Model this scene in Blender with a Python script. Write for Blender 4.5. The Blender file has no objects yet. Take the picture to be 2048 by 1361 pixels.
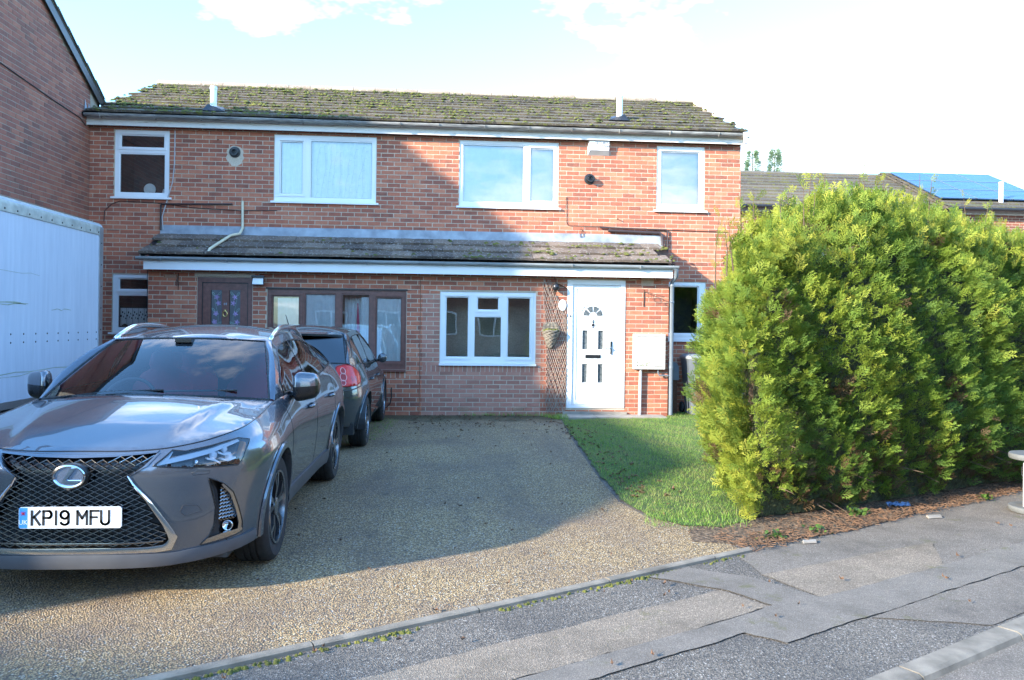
import bpy, bmesh, math, random
import numpy as np
from mathutils import Vector, Matrix
from mathutils.geometry import delaunay_2d_cdt
R = math.radians
rnd = random.Random(11)
SC = bpy.context.scene
COL = SC.collection

# ---------------------------------------------------------------- camera, sky, sun, exposure
cd = bpy.data.cameras.new("camera"); CAM = bpy.data.objects.new("camera", cd); COL.objects.link(CAM)
cd.sensor_width = 36.0; cd.lens = 36.0 * 1600 / 2048; cd.shift_y = -32.5 / 2048
cd.clip_start = 0.05; cd.clip_end = 3000
CAM.matrix_world = Matrix.Translation((0, 0, 1.55)) @ Matrix.Rotation(R(-4.5), 4, 'Z') @ Matrix.Rotation(R(90), 4, 'X') @ Matrix.Rotation(R(0.7), 4, 'Z')
SC.camera = CAM
SUN_AZ, SUN_EL = R(60), R(20.5)          # azimuth from the house-front normal, towards the left
TS = Vector((-math.sin(SUN_AZ) * math.cos(SUN_EL), -math.cos(SUN_AZ) * math.cos(SUN_EL), math.sin(SUN_EL)))
W = bpy.data.worlds.new("World"); SC.world = W; W.use_nodes = True
wn = W.node_tree; wn.nodes.clear()
def wnode(t, **k):
    n = wn.nodes.new(t)
    for a, b in k.items(): setattr(n, a, b)
    return n
def wl(a, b): wn.links.new(a, b)
out = wnode('ShaderNodeOutputWorld'); bg = wnode('ShaderNodeBackground'); sky = wnode('ShaderNodeTexSky', sky_type='NISHITA')
sky.sun_disc = False; sky.sun_elevation = SUN_EL; sky.sun_rotation = math.atan2(TS.x, TS.y) % (2 * math.pi)
sky.altitude = 50; sky.air_density = 1.0; sky.dust_density = 0.3; sky.ozone_density = 3.0
tc = wnode('ShaderNodeTexCoord'); sep = wnode('ShaderNodeSeparateXYZ'); wl(tc.outputs['Generated'], sep.inputs[0])
zc = wnode('ShaderNodeMath', operation='MAXIMUM'); wl(sep.outputs['Z'], zc.inputs[0]); zc.inputs[1].default_value = 0.0
za = wnode('ShaderNodeMath', operation='ADD'); wl(zc.outputs[0], za.inputs[0]); za.inputs[1].default_value = 0.16
dx = wnode('ShaderNodeMath', operation='DIVIDE'); dy = wnode('ShaderNodeMath', operation='DIVIDE')
wl(sep.outputs['X'], dx.inputs[0]); wl(za.outputs[0], dx.inputs[1]); wl(sep.outputs['Y'], dy.inputs[0]); wl(za.outputs[0], dy.inputs[1])
cv = wnode('ShaderNodeCombineXYZ'); wl(dx.outputs[0], cv.inputs[0]); wl(dy.outputs[0], cv.inputs[1])
n1 = wnode('ShaderNodeTexNoise'); n1.inputs['Scale'].default_value = 0.75; n1.inputs['Detail'].default_value = 7; n1.inputs['Roughness'].default_value = 0.6
mp = wnode('ShaderNodeMapping'); mp.inputs['Location'].default_value = (-4.0, 5.6, 0.0)
wl(cv.outputs[0], mp.inputs[0]); wl(mp.outputs[0], n1.inputs['Vector'])
cr_ = wnode('ShaderNodeValToRGB'); cr_.color_ramp.elements[0].position = 0.515; cr_.color_ramp.elements[1].position = 0.74
wl(n1.outputs['Fac'], cr_.inputs[0])
# a whitish haze gathers towards the horizon
hz = wnode('ShaderNodeMapRange'); hz.inputs['From Min'].default_value = 0.0; hz.inputs['From Max'].default_value = 0.25
hz.inputs['To Min'].default_value = 0.75; hz.inputs['To Max'].default_value = 0.0; wl(zc.outputs[0], hz.inputs['Value'])
mx1 = wnode('ShaderNodeMixRGB'); skm = wnode('ShaderNodeMixRGB', blend_type='MULTIPLY'); skm.inputs[0].default_value = 1.; wl(sky.outputs[0], skm.inputs[1]); skm.inputs[2].default_value = (.68, .91, 1.0, 1)
wl(hz.outputs[0], mx1.inputs[0]); wl(skm.outputs[0], mx1.inputs[1]); mx1.inputs[2].default_value = (.72, 1.05, 1.2, 1)
mx2 = wnode('ShaderNodeMixRGB'); wl(cr_.outputs[0], mx2.inputs[0]); wl(mx1.outputs[0], mx2.inputs[1]); mx2.inputs[2].default_value = (7.6, 6.9, 6.2, 1)
wl(mx2.outputs[0], bg.inputs[0]); bg.inputs[1].default_value = 0.15; wl(bg.outputs[0], out.inputs[0])
sl = bpy.data.lights.new("sun", 'SUN'); sl.energy = 2.1; sl.angle = R(1.5); sl.color = (1.0, 0.90, 0.74)
so = bpy.data.objects.new("sun", sl); COL.objects.link(so); so.location = TS * 40
so.rotation_euler = (-TS).to_track_quat('-Z', 'Y').to_euler()
SC.view_settings.view_transform = 'Standard'; SC.view_settings.look = 'None'; SC.view_settings.gamma = 1.0
SC.view_settings.exposure = 2.75; SC.view_settings.use_curve_mapping = False
SC.cycles.use_denoising = True; SC.cycles.max_bounces = 8; SC.cycles.transparent_max_bounces = 12
SC.cycles.caustics_reflective = False; SC.cycles.caustics_refractive = False

# ---------------------------------------------------------------- node helper and materials
class NT:
    def __init__(s, name):
        s.m = bpy.data.materials.new(name); s.m.use_nodes = True; s.t = s.m.node_tree; s.t.nodes.clear()
        s.o = s.n('ShaderNodeOutputMaterial')
    def n(s, t, **k):
        q = s.t.nodes.new(t)
        for a, b in k.items(): setattr(q, a, b)
        return q
    def l(s, a, b): s.t.links.new(a, b)
    def set(s, node, **k):
        for a, b in k.items():
            i = node.inputs[a.replace('_', ' ')]
            if hasattr(b, 'is_linked') or isinstance(b, bpy.types.NodeSocket): s.l(b, i)
            else: i.default_value = b
        return node
    def pos(s): return s.n('ShaderNodeNewGeometry').outputs['Position']
    def obj(s): return s.n('ShaderNodeTexCoord').outputs['Object']
    def noise(s, vec, scale, detail=4, rough=.55, dist=0.):
        q = s.n('ShaderNodeTexNoise'); s.l(vec, q.inputs['Vector']); s.set(q, Scale=scale, Detail=detail, Roughness=rough, Distortion=dist); return q.outputs['Fac']
    def vor(s, vec, scale, out='Color', feature='F1', rand=1.):
        q = s.n('ShaderNodeTexVoronoi', feature=feature); s.l(vec, q.inputs['Vector']); s.set(q, Scale=scale, Randomness=rand); return q.outputs[out]
    def ramp(s, fac, stops, interp='LINEAR'):
        q = s.n('ShaderNodeValToRGB'); s.l(fac, q.inputs[0]); r = q.color_ramp; r.interpolation = interp
        while len(r.elements) < len(stops): r.elements.new(.5)
        for e, (p, c) in zip(r.elements, stops):
            e.position = p; e.color = (c, c, c, 1) if isinstance(c, (int, float)) else (*c, 1)
        return q.outputs[0]
    def mix(s, fac, a, b, mode='MIX'):
        q = s.n('ShaderNodeMixRGB', blend_type=mode)
        for i, v in zip((0, 1, 2), (fac, a, b)):
            if isinstance(v, bpy.types.NodeSocket): s.l(v, q.inputs[i])
            elif i == 0: q.inputs[0].default_value = v
            else: q.inputs[i].default_value = (*v, 1) if len(v) == 3 else v
        return q.outputs[0]
    def math(s, op, a, b=None):
        q = s.n('ShaderNodeMath', operation=op)
        for i, v in enumerate((a, b)):
            if v is None: continue
            if isinstance(v, bpy.types.NodeSocket): s.l(v, q.inputs[i])
            else: q.inputs[i].default_value = v
        return q.outputs[0]
    def attr(s, name): return s.n('ShaderNodeAttribute', attribute_name=name).outputs['Fac']
    def bump(s, h, dist, strength=1.0):
        q = s.n('ShaderNodeBump'); s.l(h, q.inputs['Height']); s.set(q, Distance=dist, Strength=strength); return q.outputs[0]
    def pbr(s, col, rough=.6, metal=0., normal=None, **k):
        q = s.n('ShaderNodeBsdfPrincipled')
        i = q.inputs['Base Color']
        if isinstance(col, bpy.types.NodeSocket): s.l(col, i)
        else: i.default_value = (*col, 1)
        s.set(q, Roughness=rough, Metallic=metal, **k)
        if normal is not None: s.l(normal, q.inputs['Normal'])
        s.bsdf = q; s.l(q.outputs[0], s.o.inputs[0]); return s.m
MT = {}
def plain(name, col, rough=.6, metal=0., var=.12, scale=6., bump=0., bscale=60., world=True, **k):
    t = NT(name); v = t.pos() if world else t.obj()
    f = t.noise(v, scale, 5); a = tuple(c * (1 - var) for c in col); b = tuple(min(1, c * (1 + var)) for c in col)
    c = t.ramp(f, [(.3, a), (.7, b)])
    rr = t.math('ADD', t.math('MULTIPLY', t.noise(v, scale * 3.1, 3), .16), rough - .08)
    nm = t.bump(t.noise(v, bscale, 3), bump) if bump else None
    MT[name] = t.pbr(c, rr, metal, nm, **k); return MT[name]

def mk_brick(name, stops, dirt):
    t = NT(name); p = t.pos(); ti = t.attr('tint')
    f = t.math('ADD', t.math('MULTIPLY', t.noise(p, 9., 5, .65), .60), t.math('MULTIPLY', ti, .50))
    c = t.ramp(f, stops)
    fine = t.noise(p, 140., 3)
    c = t.mix(t.math('MULTIPLY', fine, .35), c, (.36, .19, .13))
    c = t.mix(t.ramp(t.noise(p, 1.3, 5), [(.52, 0.), (.75, dirt)]), c, (.12, .085, .07))
    sp = t.ramp(t.noise(p, 55., 2), [(.66, 0.), (.74, .35)]); c = t.mix(sp, c, (.45, .33, .26))
    MT[name] = t.pbr(c, .88, 0., t.bump(t.noise(p, 170., 4), .004))
mk_brick('brick', [(.18, (.17, .062, .045)), (.42, (.36, .098, .055)), (.62, (.50, .145, .075)), (.9, (.60, .235, .13))], .12)
mk_brick('brick_pale', [(.18, (.27, .13, .095)), (.42, (.42, .165, .115)), (.62, (.50, .21, .15)), (.9, (.54, .28, .20))], .2)
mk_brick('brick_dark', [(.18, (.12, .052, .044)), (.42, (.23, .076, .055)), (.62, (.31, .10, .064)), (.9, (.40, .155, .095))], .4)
def mk_mortar(name, col):
    t = NT(name); p = t.pos(); c = t.ramp(t.noise(p, 3., 5), [(.3, tuple(x * .72 for x in col)), (.7, col)])
    c = t.mix(t.ramp(t.noise(p, 70., 2), [(.45, .4), (.6, 0.)]), c, tuple(x * .5 for x in col))
    MT[name] = t.pbr(c, .95, 0., t.bump(t.noise(p, 220., 3), .004))
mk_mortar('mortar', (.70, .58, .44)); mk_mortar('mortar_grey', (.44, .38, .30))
def mk_farbrick(name):
    t = NT(name); g = t.n('ShaderNodeNewGeometry'); s3 = t.n('ShaderNodeSeparateXYZ'); t.l(g.outputs['Position'], s3.inputs[0])
    c3 = t.n('ShaderNodeCombineXYZ'); t.l(t.math('ADD', s3.outputs[0], s3.outputs[1]), c3.inputs[0]); t.l(s3.outputs[2], c3.inputs[1])
    b = t.n('ShaderNodeTexBrick'); t.l(c3.outputs[0], b.inputs['Vector'])
    t.set(b, Scale=1., Color1=(.30, .10, .06, 1), Color2=(.16, .06, .045, 1), Mortar=(.44, .36, .27, 1)); b.inputs['Mortar Size'].default_value = .006
    b.inputs['Brick Width'].default_value = .225; b.inputs['Row Height'].default_value = .075
    MT[name] = t.pbr(b.outputs['Color'], .9)
mk_farbrick('far_brick')
plain('upvc', (.80, .80, .80), .32, var=.03, scale=2.)
plain('upvc_aged', (.66, .64, .60), .5, var=.12, scale=3.)
plain('brown_frame', (.16, .062, .045), .38, var=.25, scale=14.)
plain('brown_dark', (.035, .02, .018), .45, var=.2)
plain('black_plastic', (.02, .02, .022), .4, var=.25)
plain('grey_plastic', (.22, .24, .26), .42, var=.12)
plain('pipe_grey', (.17, .20, .23), .42, var=.12, scale=4.)
plain('pipe_brown', (.05, .035, .035), .45)
plain('pipe_cream', (.62, .56, .40), .5)
plain('cable_grey', (.45, .44, .44), .6); plain('cable_black', (.02, .018, .018), .6)
plain('lead', (.30, .33, .37), .55, var=.3, scale=5., bump=.004, bscale=25.)
plain('obscure_glass', (.10, .115, .12), .22, var=.5, scale=30., bump=.006, bscale=90.); plain('rust', (.12, .055, .035), .85, var=.4, scale=40.)
plain('dark_metal', (.04, .042, .048), .35, .6)
plain('chrome', (.62, .62, .63), .12, 1., var=.02)
plain('brass', (.75, .56, .22), .25, 1., var=.1)
plain('white_paint', (.72, .71, .68), .5, var=.1)
plain('curtain', (.84, .85, .86), .9, var=.05, scale=12.)
plain('room', (.05, .048, .05), .9); plain('room_bounce', (.62, .60, .56), .9); plain('pink_cloth', (.62, .05, .16), .8); plain('plate_white', (.8, .8, .78), .3)  # the second room lining is made pale to bounce light onto curtains
plain('soil', (.085, .058, .04), .95, var=.5, scale=12., bump=.02, bscale=40.)
plain('slab', (.30, .27, .23), .9, var=.25, scale=5., bump=.004, bscale=120.)
plain('concrete_edge', (.215, .185, .145), .92, var=.35, scale=7., bump=.004, bscale=150.)
plain('bark', (.11, .075, .05), .95, var=.35, scale=20., bump=.01, bscale=60.)
plain('dead_leaf', (.14, .075, .04), .8, var=.5, scale=30.)
plain('vent_clay', (.40, .16, .09), .85, var=.2); plain('vent_cream', (.60, .42, .30), .85, var=.15)
plain('wicker', (.22, .19, .15), .85, var=.35, scale=30.); plain('lath', (.42, .33, .27), .85, var=.3, scale=20.)
def mk_fascia():
    t = NT('fascia_white'); p = t.pos(); st = t.n('ShaderNodeMapping'); t.l(p, st.inputs[0]); st.inputs['Scale'].default_value = (1.6, 3, 14)
    c = t.ramp(t.noise(st.outputs[0], 3., 6, .7), [(.56, (.76, .74, .69)), (.68, (.46, .42, .35)), (.73, (.09, .075, .065))])
    MT['fascia_white'] = t.pbr(c, .6, 0., t.bump(t.noise(st.outputs[0], 3., 6, .7), .004))
mk_fascia()
def mk_gutter(name, a, b):
    t = NT(name); p = t.pos(); st = t.n('ShaderNodeMapping'); t.l(p, st.inputs[0]); st.inputs['Scale'].default_value = (1, 8, 8)
    MT[name] = t.pbr(t.ramp(t.noise(st.outputs[0], 2.2, 6, .7), [(.38, a), (.62, b)]), .5)
mk_gutter('gutter_old', (.10, .10, .105), (.44, .43, .40)); mk_gutter('gutter_grey', (.25, .28, .30), (.40, .43, .45))
def mk_tile(name, base, dark, lich, moss, mossamt):
    t = NT(name); p = t.pos(); ti = t.attr('tint')
    c = t.ramp(t.math('ADD', t.math('MULTIPLY', t.noise(p, 2.2, 5), .7), t.math('MULTIPLY', ti, .4)), [(.3, dark), (.75, base)])
    c = t.mix(t.ramp(t.noise(p, 26., 5, .7), [(.56, 0.), (.64, .7)]), c, lich)
    c = t.mix(t.ramp(t.noise(p, 7., 7, .75), [(mossamt, 0.), (mossamt + .10, .9)]), c, moss)
    MT[name] = t.pbr(c, .93, 0., t.bump(t.noise(p, 80., 5), .008))
mk_tile('tile_main', (.135, .105, .075), (.052, .042, .033), (.28, .25, .20), (.13, .13, .022), .52)
mk_tile('tile_porch', (.21, .155, .115), (.075, .056, .045), (.55, .52, .48), (.10, .12, .03), .66)
mk_tile('tile_ridge', (.42, .34, .26), (.22, .17, .13), (.55, .52, .46), (.17, .16, .03), .70)
def mk_moss():
    t = NT('moss'); p = t.pos(); MT['moss'] = t.pbr(t.ramp(t.noise(p, 5., 5, .7), [(.3, (.04, .05, .012)), (.5, (.10, .11, .02)), (.75, (.22, .20, .035))]), .95, 0., t.bump(t.noise(p, 160., 3), .01))
mk_moss()
def mk_glass(name, tint, refl=.10, rough=0., gain=1.6):
    t = NT(name); fr = t.n('ShaderNodeFresnel'); fr.inputs[0].default_value = 1.52
    f = t.math('ADD', t.math('MULTIPLY', fr.outputs[0], gain), refl)
    f = t.math('MINIMUM', f, 1.)
    tr = t.n('ShaderNodeBsdfTransparent'); tr.inputs[0].default_value = (*tint, 1)
    gl = t.n('ShaderNodeBsdfGlossy'); gl.inputs['Roughness'].default_value = rough; gl.inputs['Color'].default_value = (1, 1, 1, 1)
    wv = t.bump(t.noise(t.pos(), 1.1, 2), .02, .12); t.l(wv, gl.inputs['Normal'])
    mxs = t.n('ShaderNodeMixShader'); t.l(f, mxs.inputs[0]); t.l(tr.outputs[0], mxs.inputs[1]); t.l(gl.outputs[0], mxs.inputs[2]); t.l(mxs.outputs[0], t.o.inputs[0])
    MT[name] = t.m
mk_glass('pane', (.92, .95, .95), .07); mk_glass('car_glass', (.86, .91, .91), .02, gain=1.1); mk_glass('car_glass_dark', (.02, .025, .03), .08); mk_glass('lens', (.92, .93, .95), .0)
mk_glass('pane_bright', (.88, .90, .89), .12); mk_glass('pane_obscure', (.25, .28, .30), .10, .12)

# ---------------------------------------------------------------- mesh helpers
class MB:
    def __init__(s): s.v = []; s.f = []; s.t = []; s.cur = None
    def add(s, vs, fs, tint=None):
        o = len(s.v); s.v += [tuple(q) for q in vs]; s.f += [tuple(i + o for i in f) for f in fs]
        if tint is not None: s.t += [tint] * len(vs)
        return s
    def box(s, x0, x1, y0, y1, z0, z1, tint=None):
        v = [(x0, y0, z0), (x1, y0, z0), (x1, y1, z0), (x0, y1, z0), (x0, y0, z1), (x1, y0, z1), (x1, y1, z1), (x0, y1, z1)]
        return s.add(v, [(0, 3, 2, 1), (4, 5, 6, 7), (0, 1, 5, 4), (1, 2, 6, 5), (2, 3, 7, 6), (3, 0, 4, 7)], tint)
    def bar(s, a, b, w, h=None, up=(0, 0, 1)):          # a square bar from a to b
        a = Vector(a); b = Vector(b); d = (b - a).normalized(); u = Vector(up)
        if abs(d.dot(u)) > .97: u = Vector((1, 0, 0))
        r = d.cross(u).normalized() * (w / 2); u2 = r.cross(d).normalized() * ((h or w) / 2)
        v = [a - r - u2, a + r - u2, a + r + u2, a - r + u2, b - r - u2, b + r - u2, b + r + u2, b - r + u2]
        return s.add(v, [(0, 1, 2, 3), (7, 6, 5, 4), (0, 4, 5, 1), (1, 5, 6, 2), (2, 6, 7, 3), (3, 7, 4, 0)])
    def tube(s, path, r, n=8, cap=True, closed=False):
        P = [Vector(p) for p in path]; m = len(P); rs = r if isinstance(r, (list, tuple)) else [r] * m; rings = []; prev = None
        for i in range(m):
            if closed: d = P[(i + 1) % m] - P[i - 1]
            else: d = P[min(i + 1, m - 1)] - P[max(i - 1, 0)]
            d.normalize()
            if prev is None:
                u = Vector((0, 0, 1)) if abs(d.z) < .9 else Vector((1, 0, 0)); x = d.cross(u).normalized()
            else:
                x = (prev - d * prev.dot(d)).normalized()
            prev = x; y = d.cross(x)
            rings.append([P[i] + (x * math.cos(2 * math.pi * k / n) + y * math.sin(2 * math.pi * k / n)) * rs[i] for k in range(n)])
        v = [q for g in rings for q in g]; f = []
        for i in range(m if closed else m - 1):
            j = (i + 1) % m
            for k in range(n): f.append((i * n + k, i * n + (k + 1) % n, j * n + (k + 1) % n, j * n + k))
        if cap and not closed: f.append(tuple(range(n - 1, -1, -1))); f.append(tuple((m - 1) * n + k for k in range(n)))
        return s.add(v, f)
    def lathe(s, prof, c, axis='z', n=20, cap=True):      # prof: (radius, height along axis)
        v = []; f = []
        for r, h in prof:
            for k in range(n):
                a = 2 * math.pi * k / n; p, q = r * math.cos(a), r * math.sin(a)
                v.append({'z': (c[0] + p, c[1] + q, c[2] + h), 'y': (c[0] + p, c[1] + h, c[2] + q), 'x': (c[0] + h, c[1] + p, c[2] + q)}[axis])
        for i in range(len(prof) - 1):
            for k in range(n): f.append((i * n + k, i * n + (k + 1) % n, (i + 1) * n + (k + 1) % n, (i + 1) * n + k))
        if cap: f.append(tuple(range(n - 1, -1, -1))); f.append(tuple((len(prof) - 1) * n + k for k in range(n)))
        return s.add(v, f)
    def prism(s, poly, y0, y1):                           # polygon in x,z pushed from y0 to y1
        n = len(poly); v = [(x, y0, z) for x, z in poly] + [(x, y1, z) for x, z in poly]
        return s.add(v, [tuple(range(n)), tuple(range(2 * n - 1, n - 1, -1))] + [(i, (i + 1) % n, n + (i + 1) % n, n + i) for i in range(n)])
    def sheet(s, poly, z):
        return s.add([(x, y, z) for x, y in poly], [tuple(range(len(poly)))])
    def holes(s, rect, hs, y0, y1, back=False):           # slab in x,z with rectangular holes
        x0, x1, z0, z1 = rect
        xs = sorted({x0, x1} | {min(max(q, x0), x1) for h in hs for q in h[:2]}); zs = sorted({z0, z1} | {min(max(q, z0), z1) for h in hs for q in h[2:]})
        def solid(i, j):
            if i < 0 or j < 0 or i >= len(xs) - 1 or j >= len(zs) - 1: return False
            cx = (xs[i] + xs[i + 1]) / 2; cz = (zs[j] + zs[j + 1]) / 2
            return not any(h[0] < cx < h[1] and h[2] < cz < h[3] for h in hs)
        for i in range(len(xs) - 1):
            for j in range(len(zs) - 1):
                if not solid(i, j): continue
                a, b, c, d = xs[i], xs[i + 1], zs[j], zs[j + 1]
                s.add([(a, y0, c), (b, y0, c), (b, y0, d), (a, y0, d)], [(0, 1, 2, 3)])
                if back: s.add([(a, y1, c), (b, y1, c), (b, y1, d), (a, y1, d)], [(3, 2, 1, 0)])
                if not solid(i - 1, j): s.add([(a, y0, c), (a, y1, c), (a, y1, d), (a, y0, d)], [(3, 2, 1, 0)])
                if not solid(i + 1, j): s.add([(b, y0, c), (b, y1, c), (b, y1, d), (b, y0, d)], [(0, 1, 2, 3)])
                if not solid(i, j - 1): s.add([(a, y0, c), (b, y0, c), (b, y1, c), (a, y1, c)], [(3, 2, 1, 0)])
                if not solid(i, j + 1): s.add([(a, y0, d), (b, y0, d), (b, y1, d), (a, y1, d)], [(0, 1, 2, 3)])
        return s
    def mesh(s, name, mat=None, smooth=False):
        m = bpy.data.meshes.new(name); m.from_pydata(s.v, [], s.f)
        if s.t and len(s.t) == len(s.v):
            a = m.attributes.new('tint', 'FLOAT', 'POINT'); a.data.foreach_set('value', s.t)
        if mat: m.materials.append(MT[mat])
        if smooth: m.polygons.foreach_set('use_smooth', [True] * len(m.polygons))
        m.update(); return m
    def build(s, name, mat, parent=None, smooth=False, local=False, auto=None):
        m = s.mesh(name, mat, smooth)
        if auto is not None: m.set_sharp_from_angle(angle=R(auto))
        return link(name, m, parent, local)
def wm(o):            # world matrix without a depsgraph update
    if o.parent is None: return o.matrix_basis.copy()
    return wm(o.parent) @ o.matrix_parent_inverse @ o.matrix_basis
LOCAL = set()         # things whose parts are modelled in the thing's own coordinates
def link(name, mesh, parent=None, local=False, matrix=None):
    q = parent
    while q is not None and q.parent is not None: q = q.parent
    if q is not None and q.name in LOCAL: local = True
    o = bpy.data.objects.new(name, mesh); COL.objects.link(o)
    if parent is not None:
        o.parent = parent
        if not local: o.matrix_parent_inverse = wm(parent).inverted()
    if matrix is not None: o.matrix_basis = matrix
    return o
def tag(o, label=None, cat=None, group=None, kind=None):
    if label: o['label'] = label
    if cat: o['category'] = cat
    if group: o['group'] = group
    if kind: o['kind'] = kind
    return o
def empty(name, loc, label=None, cat=None, group=None, rz=0.):
    o = bpy.data.objects.new(name, None); COL.objects.link(o); o.location = loc; o.rotation_euler = (0, 0, rz); o.empty_display_size = .2
    o.matrix_basis = Matrix.Translation(loc) @ Matrix.Rotation(rz, 4, 'Z')
    return tag(o, label, cat, group)
def text_mesh(txt, size, depth=.002, spacing=1.0, align='CENTER'):
    c = bpy.data.curves.new('lettering', 'FONT'); c.body = txt; c.size = size; c.extrude = depth; c.align_x = align; c.align_y = 'CENTER'; c.space_character = spacing
    o = bpy.data.objects.new('lettering', c); COL.objects.link(o)
    dg = bpy.context.evaluated_depsgraph_get(); m = bpy.data.meshes.new_from_object(o.evaluated_get(dg)); bpy.data.objects.remove(o); return m
def put_text(txt, size, mat, parent, matrix, depth=.002, spacing=1., local=False, name='lettering', bold=0., sx=1.):
    m = text_mesh(txt, size, depth, spacing); m.materials.clear(); m.materials.append(MT[mat])
    o = link(name, m, parent, local); o.matrix_basis = matrix @ Matrix.Scale(sx, 4, (1, 0, 0)); return o
def inpoly(x, y, P):
    c = False; j = len(P) - 1
    for i in range(len(P)):
        if (P[i][1] > y) != (P[j][1] > y) and x < (P[j][0] - P[i][0]) * (y - P[i][1]) / (P[j][1] - P[i][1]) + P[i][0]: c = not c
        j = i
    return c
# ---------------------------------------------------------------- the ground, in sheets
E0 = Vector((-1.2, 3.54)); TD = Vector((.873, .488)).normalized(); ND = Vector((-TD.y, TD.x))
def rp(t, n): q = E0 + TD * t + ND * n; return (q.x, q.y)     # t along the road, n towards the houses
def mk_ground():
    t = NT('asphalt'); p = t.pos()
    st = t.vor(p, 150.); bw = t.n('ShaderNodeRGBToBW'); t.l(st, bw.inputs[0])
    c = t.ramp(bw.outputs[0], [(.15, (.05, .047, .044)), (.5, (.15, .128, .104)), (.8, (.245, .21, .168)), (.93, (.45, .42, .38))])
    c = t.mix(t.ramp(t.noise(p, 1.4, 6, .65), [(.40, .0), (.62, .75)]), c, t.mix(.5, c, (.035, .035, .037)))
    MT['asphalt'] = t.pbr(c, .9, 0., t.bump(t.vor(p, 150., 'Distance'), .008, .9))
    for nm, a, b, sc in (('asphalt_fine', (.13, .11, .09), (.215, .182, .148), 200.), ('asphalt_tan', (.17, .135, .10), (.27, .215, .158), 170.), ('asphalt_dark', (.035, .035, .037), (.12, .118, .115), 150.), ('asphalt_smooth', (.155, .135, .112), (.23, .20, .168), 300.)):
        t = NT(nm); p = t.pos(); bw = t.n('ShaderNodeRGBToBW'); t.l(t.vor(p, sc), bw.inputs[0])
        c = t.ramp(bw.outputs[0], [(.2, a), (.7, b), (.95, tuple(min(1, x * 1.7) for x in b))])
        c = t.mix(t.ramp(t.noise(p, 2.3, 6, .7), [(.45, 0.), (.70, .55)]), c, tuple(x * .45 for x in a))
        c = t.mix(t.ramp(t.noise(p, 3.1, 5, .7), [(.60, 0.), (.70, .6)]), c, (.10, .10, .022))
        MT[nm] = t.pbr(c, .92, 0., t.bump(t.vor(p, sc, 'Distance'), .006, .8))
    t = NT('aggregate'); p = t.pos()
    bw = t.n('ShaderNodeRGBToBW'); t.l(t.vor(p, 95.), bw.inputs[0]); d = t.vor(p, 95., 'Distance')
    c = t.ramp(bw.outputs[0], [(.12, (.075, .058, .045)), (.35, (.33, .215, .10)), (.55, (.47, .32, .145)), (.75, (.56, .41, .22)), (.93, (.60, .56, .48))])
    c = t.mix(t.ramp(d, [(.35, 0.), (.75, .85)]), c, (.07, .055, .04))
    c = t.mix(t.ramp(t.noise(p, .9, 6, .62), [(.42, 0.), (.66, .5)]), c, (.14, .10, .082))
    c = t.mix(t.ramp(t.noise(p, 1.9, 5, .7), [(.66, 0.), (.78, .4)]), c, (.14, .12, .03))
    tm_ = t.n('ShaderNodeMapping'); t.l(p, tm_.inputs[0]); tm_.inputs['Scale'].default_value = (1.5, .28, 1)      # worn wheel tracks and old drips
    c = t.mix(t.ramp(t.noise(tm_.outputs[0], 1.6, 5, .6), [(.50, 0.), (.68, .42)]), c, (.11, .08, .066))
    c = t.mix(t.ramp(t.noise(p, 4.2, 4, .6), [(.66, 0.), (.74, .6)]), c, (.06, .05, .042))
    s3 = t.n('ShaderNodeSeparateXYZ'); t.l(p, s3.inputs[0])        # dirt and moss gather along the foot of the wall
    wd = t.math('ADD', t.math('MULTIPLY', t.noise(p, 2.5, 5), 1.3), s3.outputs[1])
    c = t.mix(t.ramp(t.math('MULTIPLY', t.math('SUBTRACT', wd, 12.6), 1.), [(.55, 0.), (1.0, .8)]), c, (.065, .058, .025))
    MT['aggregate'] = t.pbr(c, .88, 0., t.bump(d, .012, .9))
    t = NT('grass_ground'); p = t.pos(); MT['grass_ground'] = t.pbr(t.ramp(t.noise(p, 20., 5), [(.3, (.03, .05, .012)), (.7, (.07, .12, .02))]), .95)
    t = NT('litter_ground'); p = t.pos(); c = t.ramp(t.vor(p, 60.), [(.2, (.05, .033, .022)), (.6, (.15, .095, .055)), (.9, (.27, .19, .12))])
    c = t.mix(t.ramp(t.noise(p, 3., 5, .7), [(.6, 0.), (.7, .6)]), c, (.09, .10, .02)); MT['litter_ground'] = t.pbr(c, .95, 0., t.bump(t.noise(p, 50., 5), .03))
mk_ground()
def ragged(P, st=.05, amp=.007):
    r = []
    for i in range(len(P)):
        a, b = Vector(P[i]), Vector(P[(i + 1) % len(P)]); n = max(1, int((b - a).length / st)); w = 0.
        for k in range(n):
            w = w * .6 + rnd.uniform(-amp, amp); q = a.lerp(b, k / n) + Vector((-(b - a).y, (b - a).x)).normalized() * (w if k else 0); r.append((q.x, q.y))
    return r
def struct(name, mb, mat): o = mb.build(name, mat); tag(o, kind='structure'); return o
struct('ground', MB().sheet([(-900, -900), (900, -900), (900, 900), (-900, 900)], -.14), 'asphalt_fine')
struct('road', MB().sheet([rp(-30, -1.72), rp(-30, -8.2), rp(40, -8.2), rp(40, -1.72)], -.028), 'asphalt_fine')
struct('pavement', MB().sheet([rp(-30, -1.62), rp(40, -1.62), rp(40, 30), rp(-30, 30)], 0.), 'asphalt')
struct('driveway', MB().sheet([rp(-14, .02), rp(3.75, .02), (2.02, 5.45), (1.95, 5.98), (1.62, 6.3), (1.50, 6.9), (1.52, 7.9), (1.64, 10.2), (1.80, 12.6), (1.84, 13.43), (-6.12, 13.43), (-6.12, 14.1), (-12, 14.1)], .006), 'aggregate')
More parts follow.
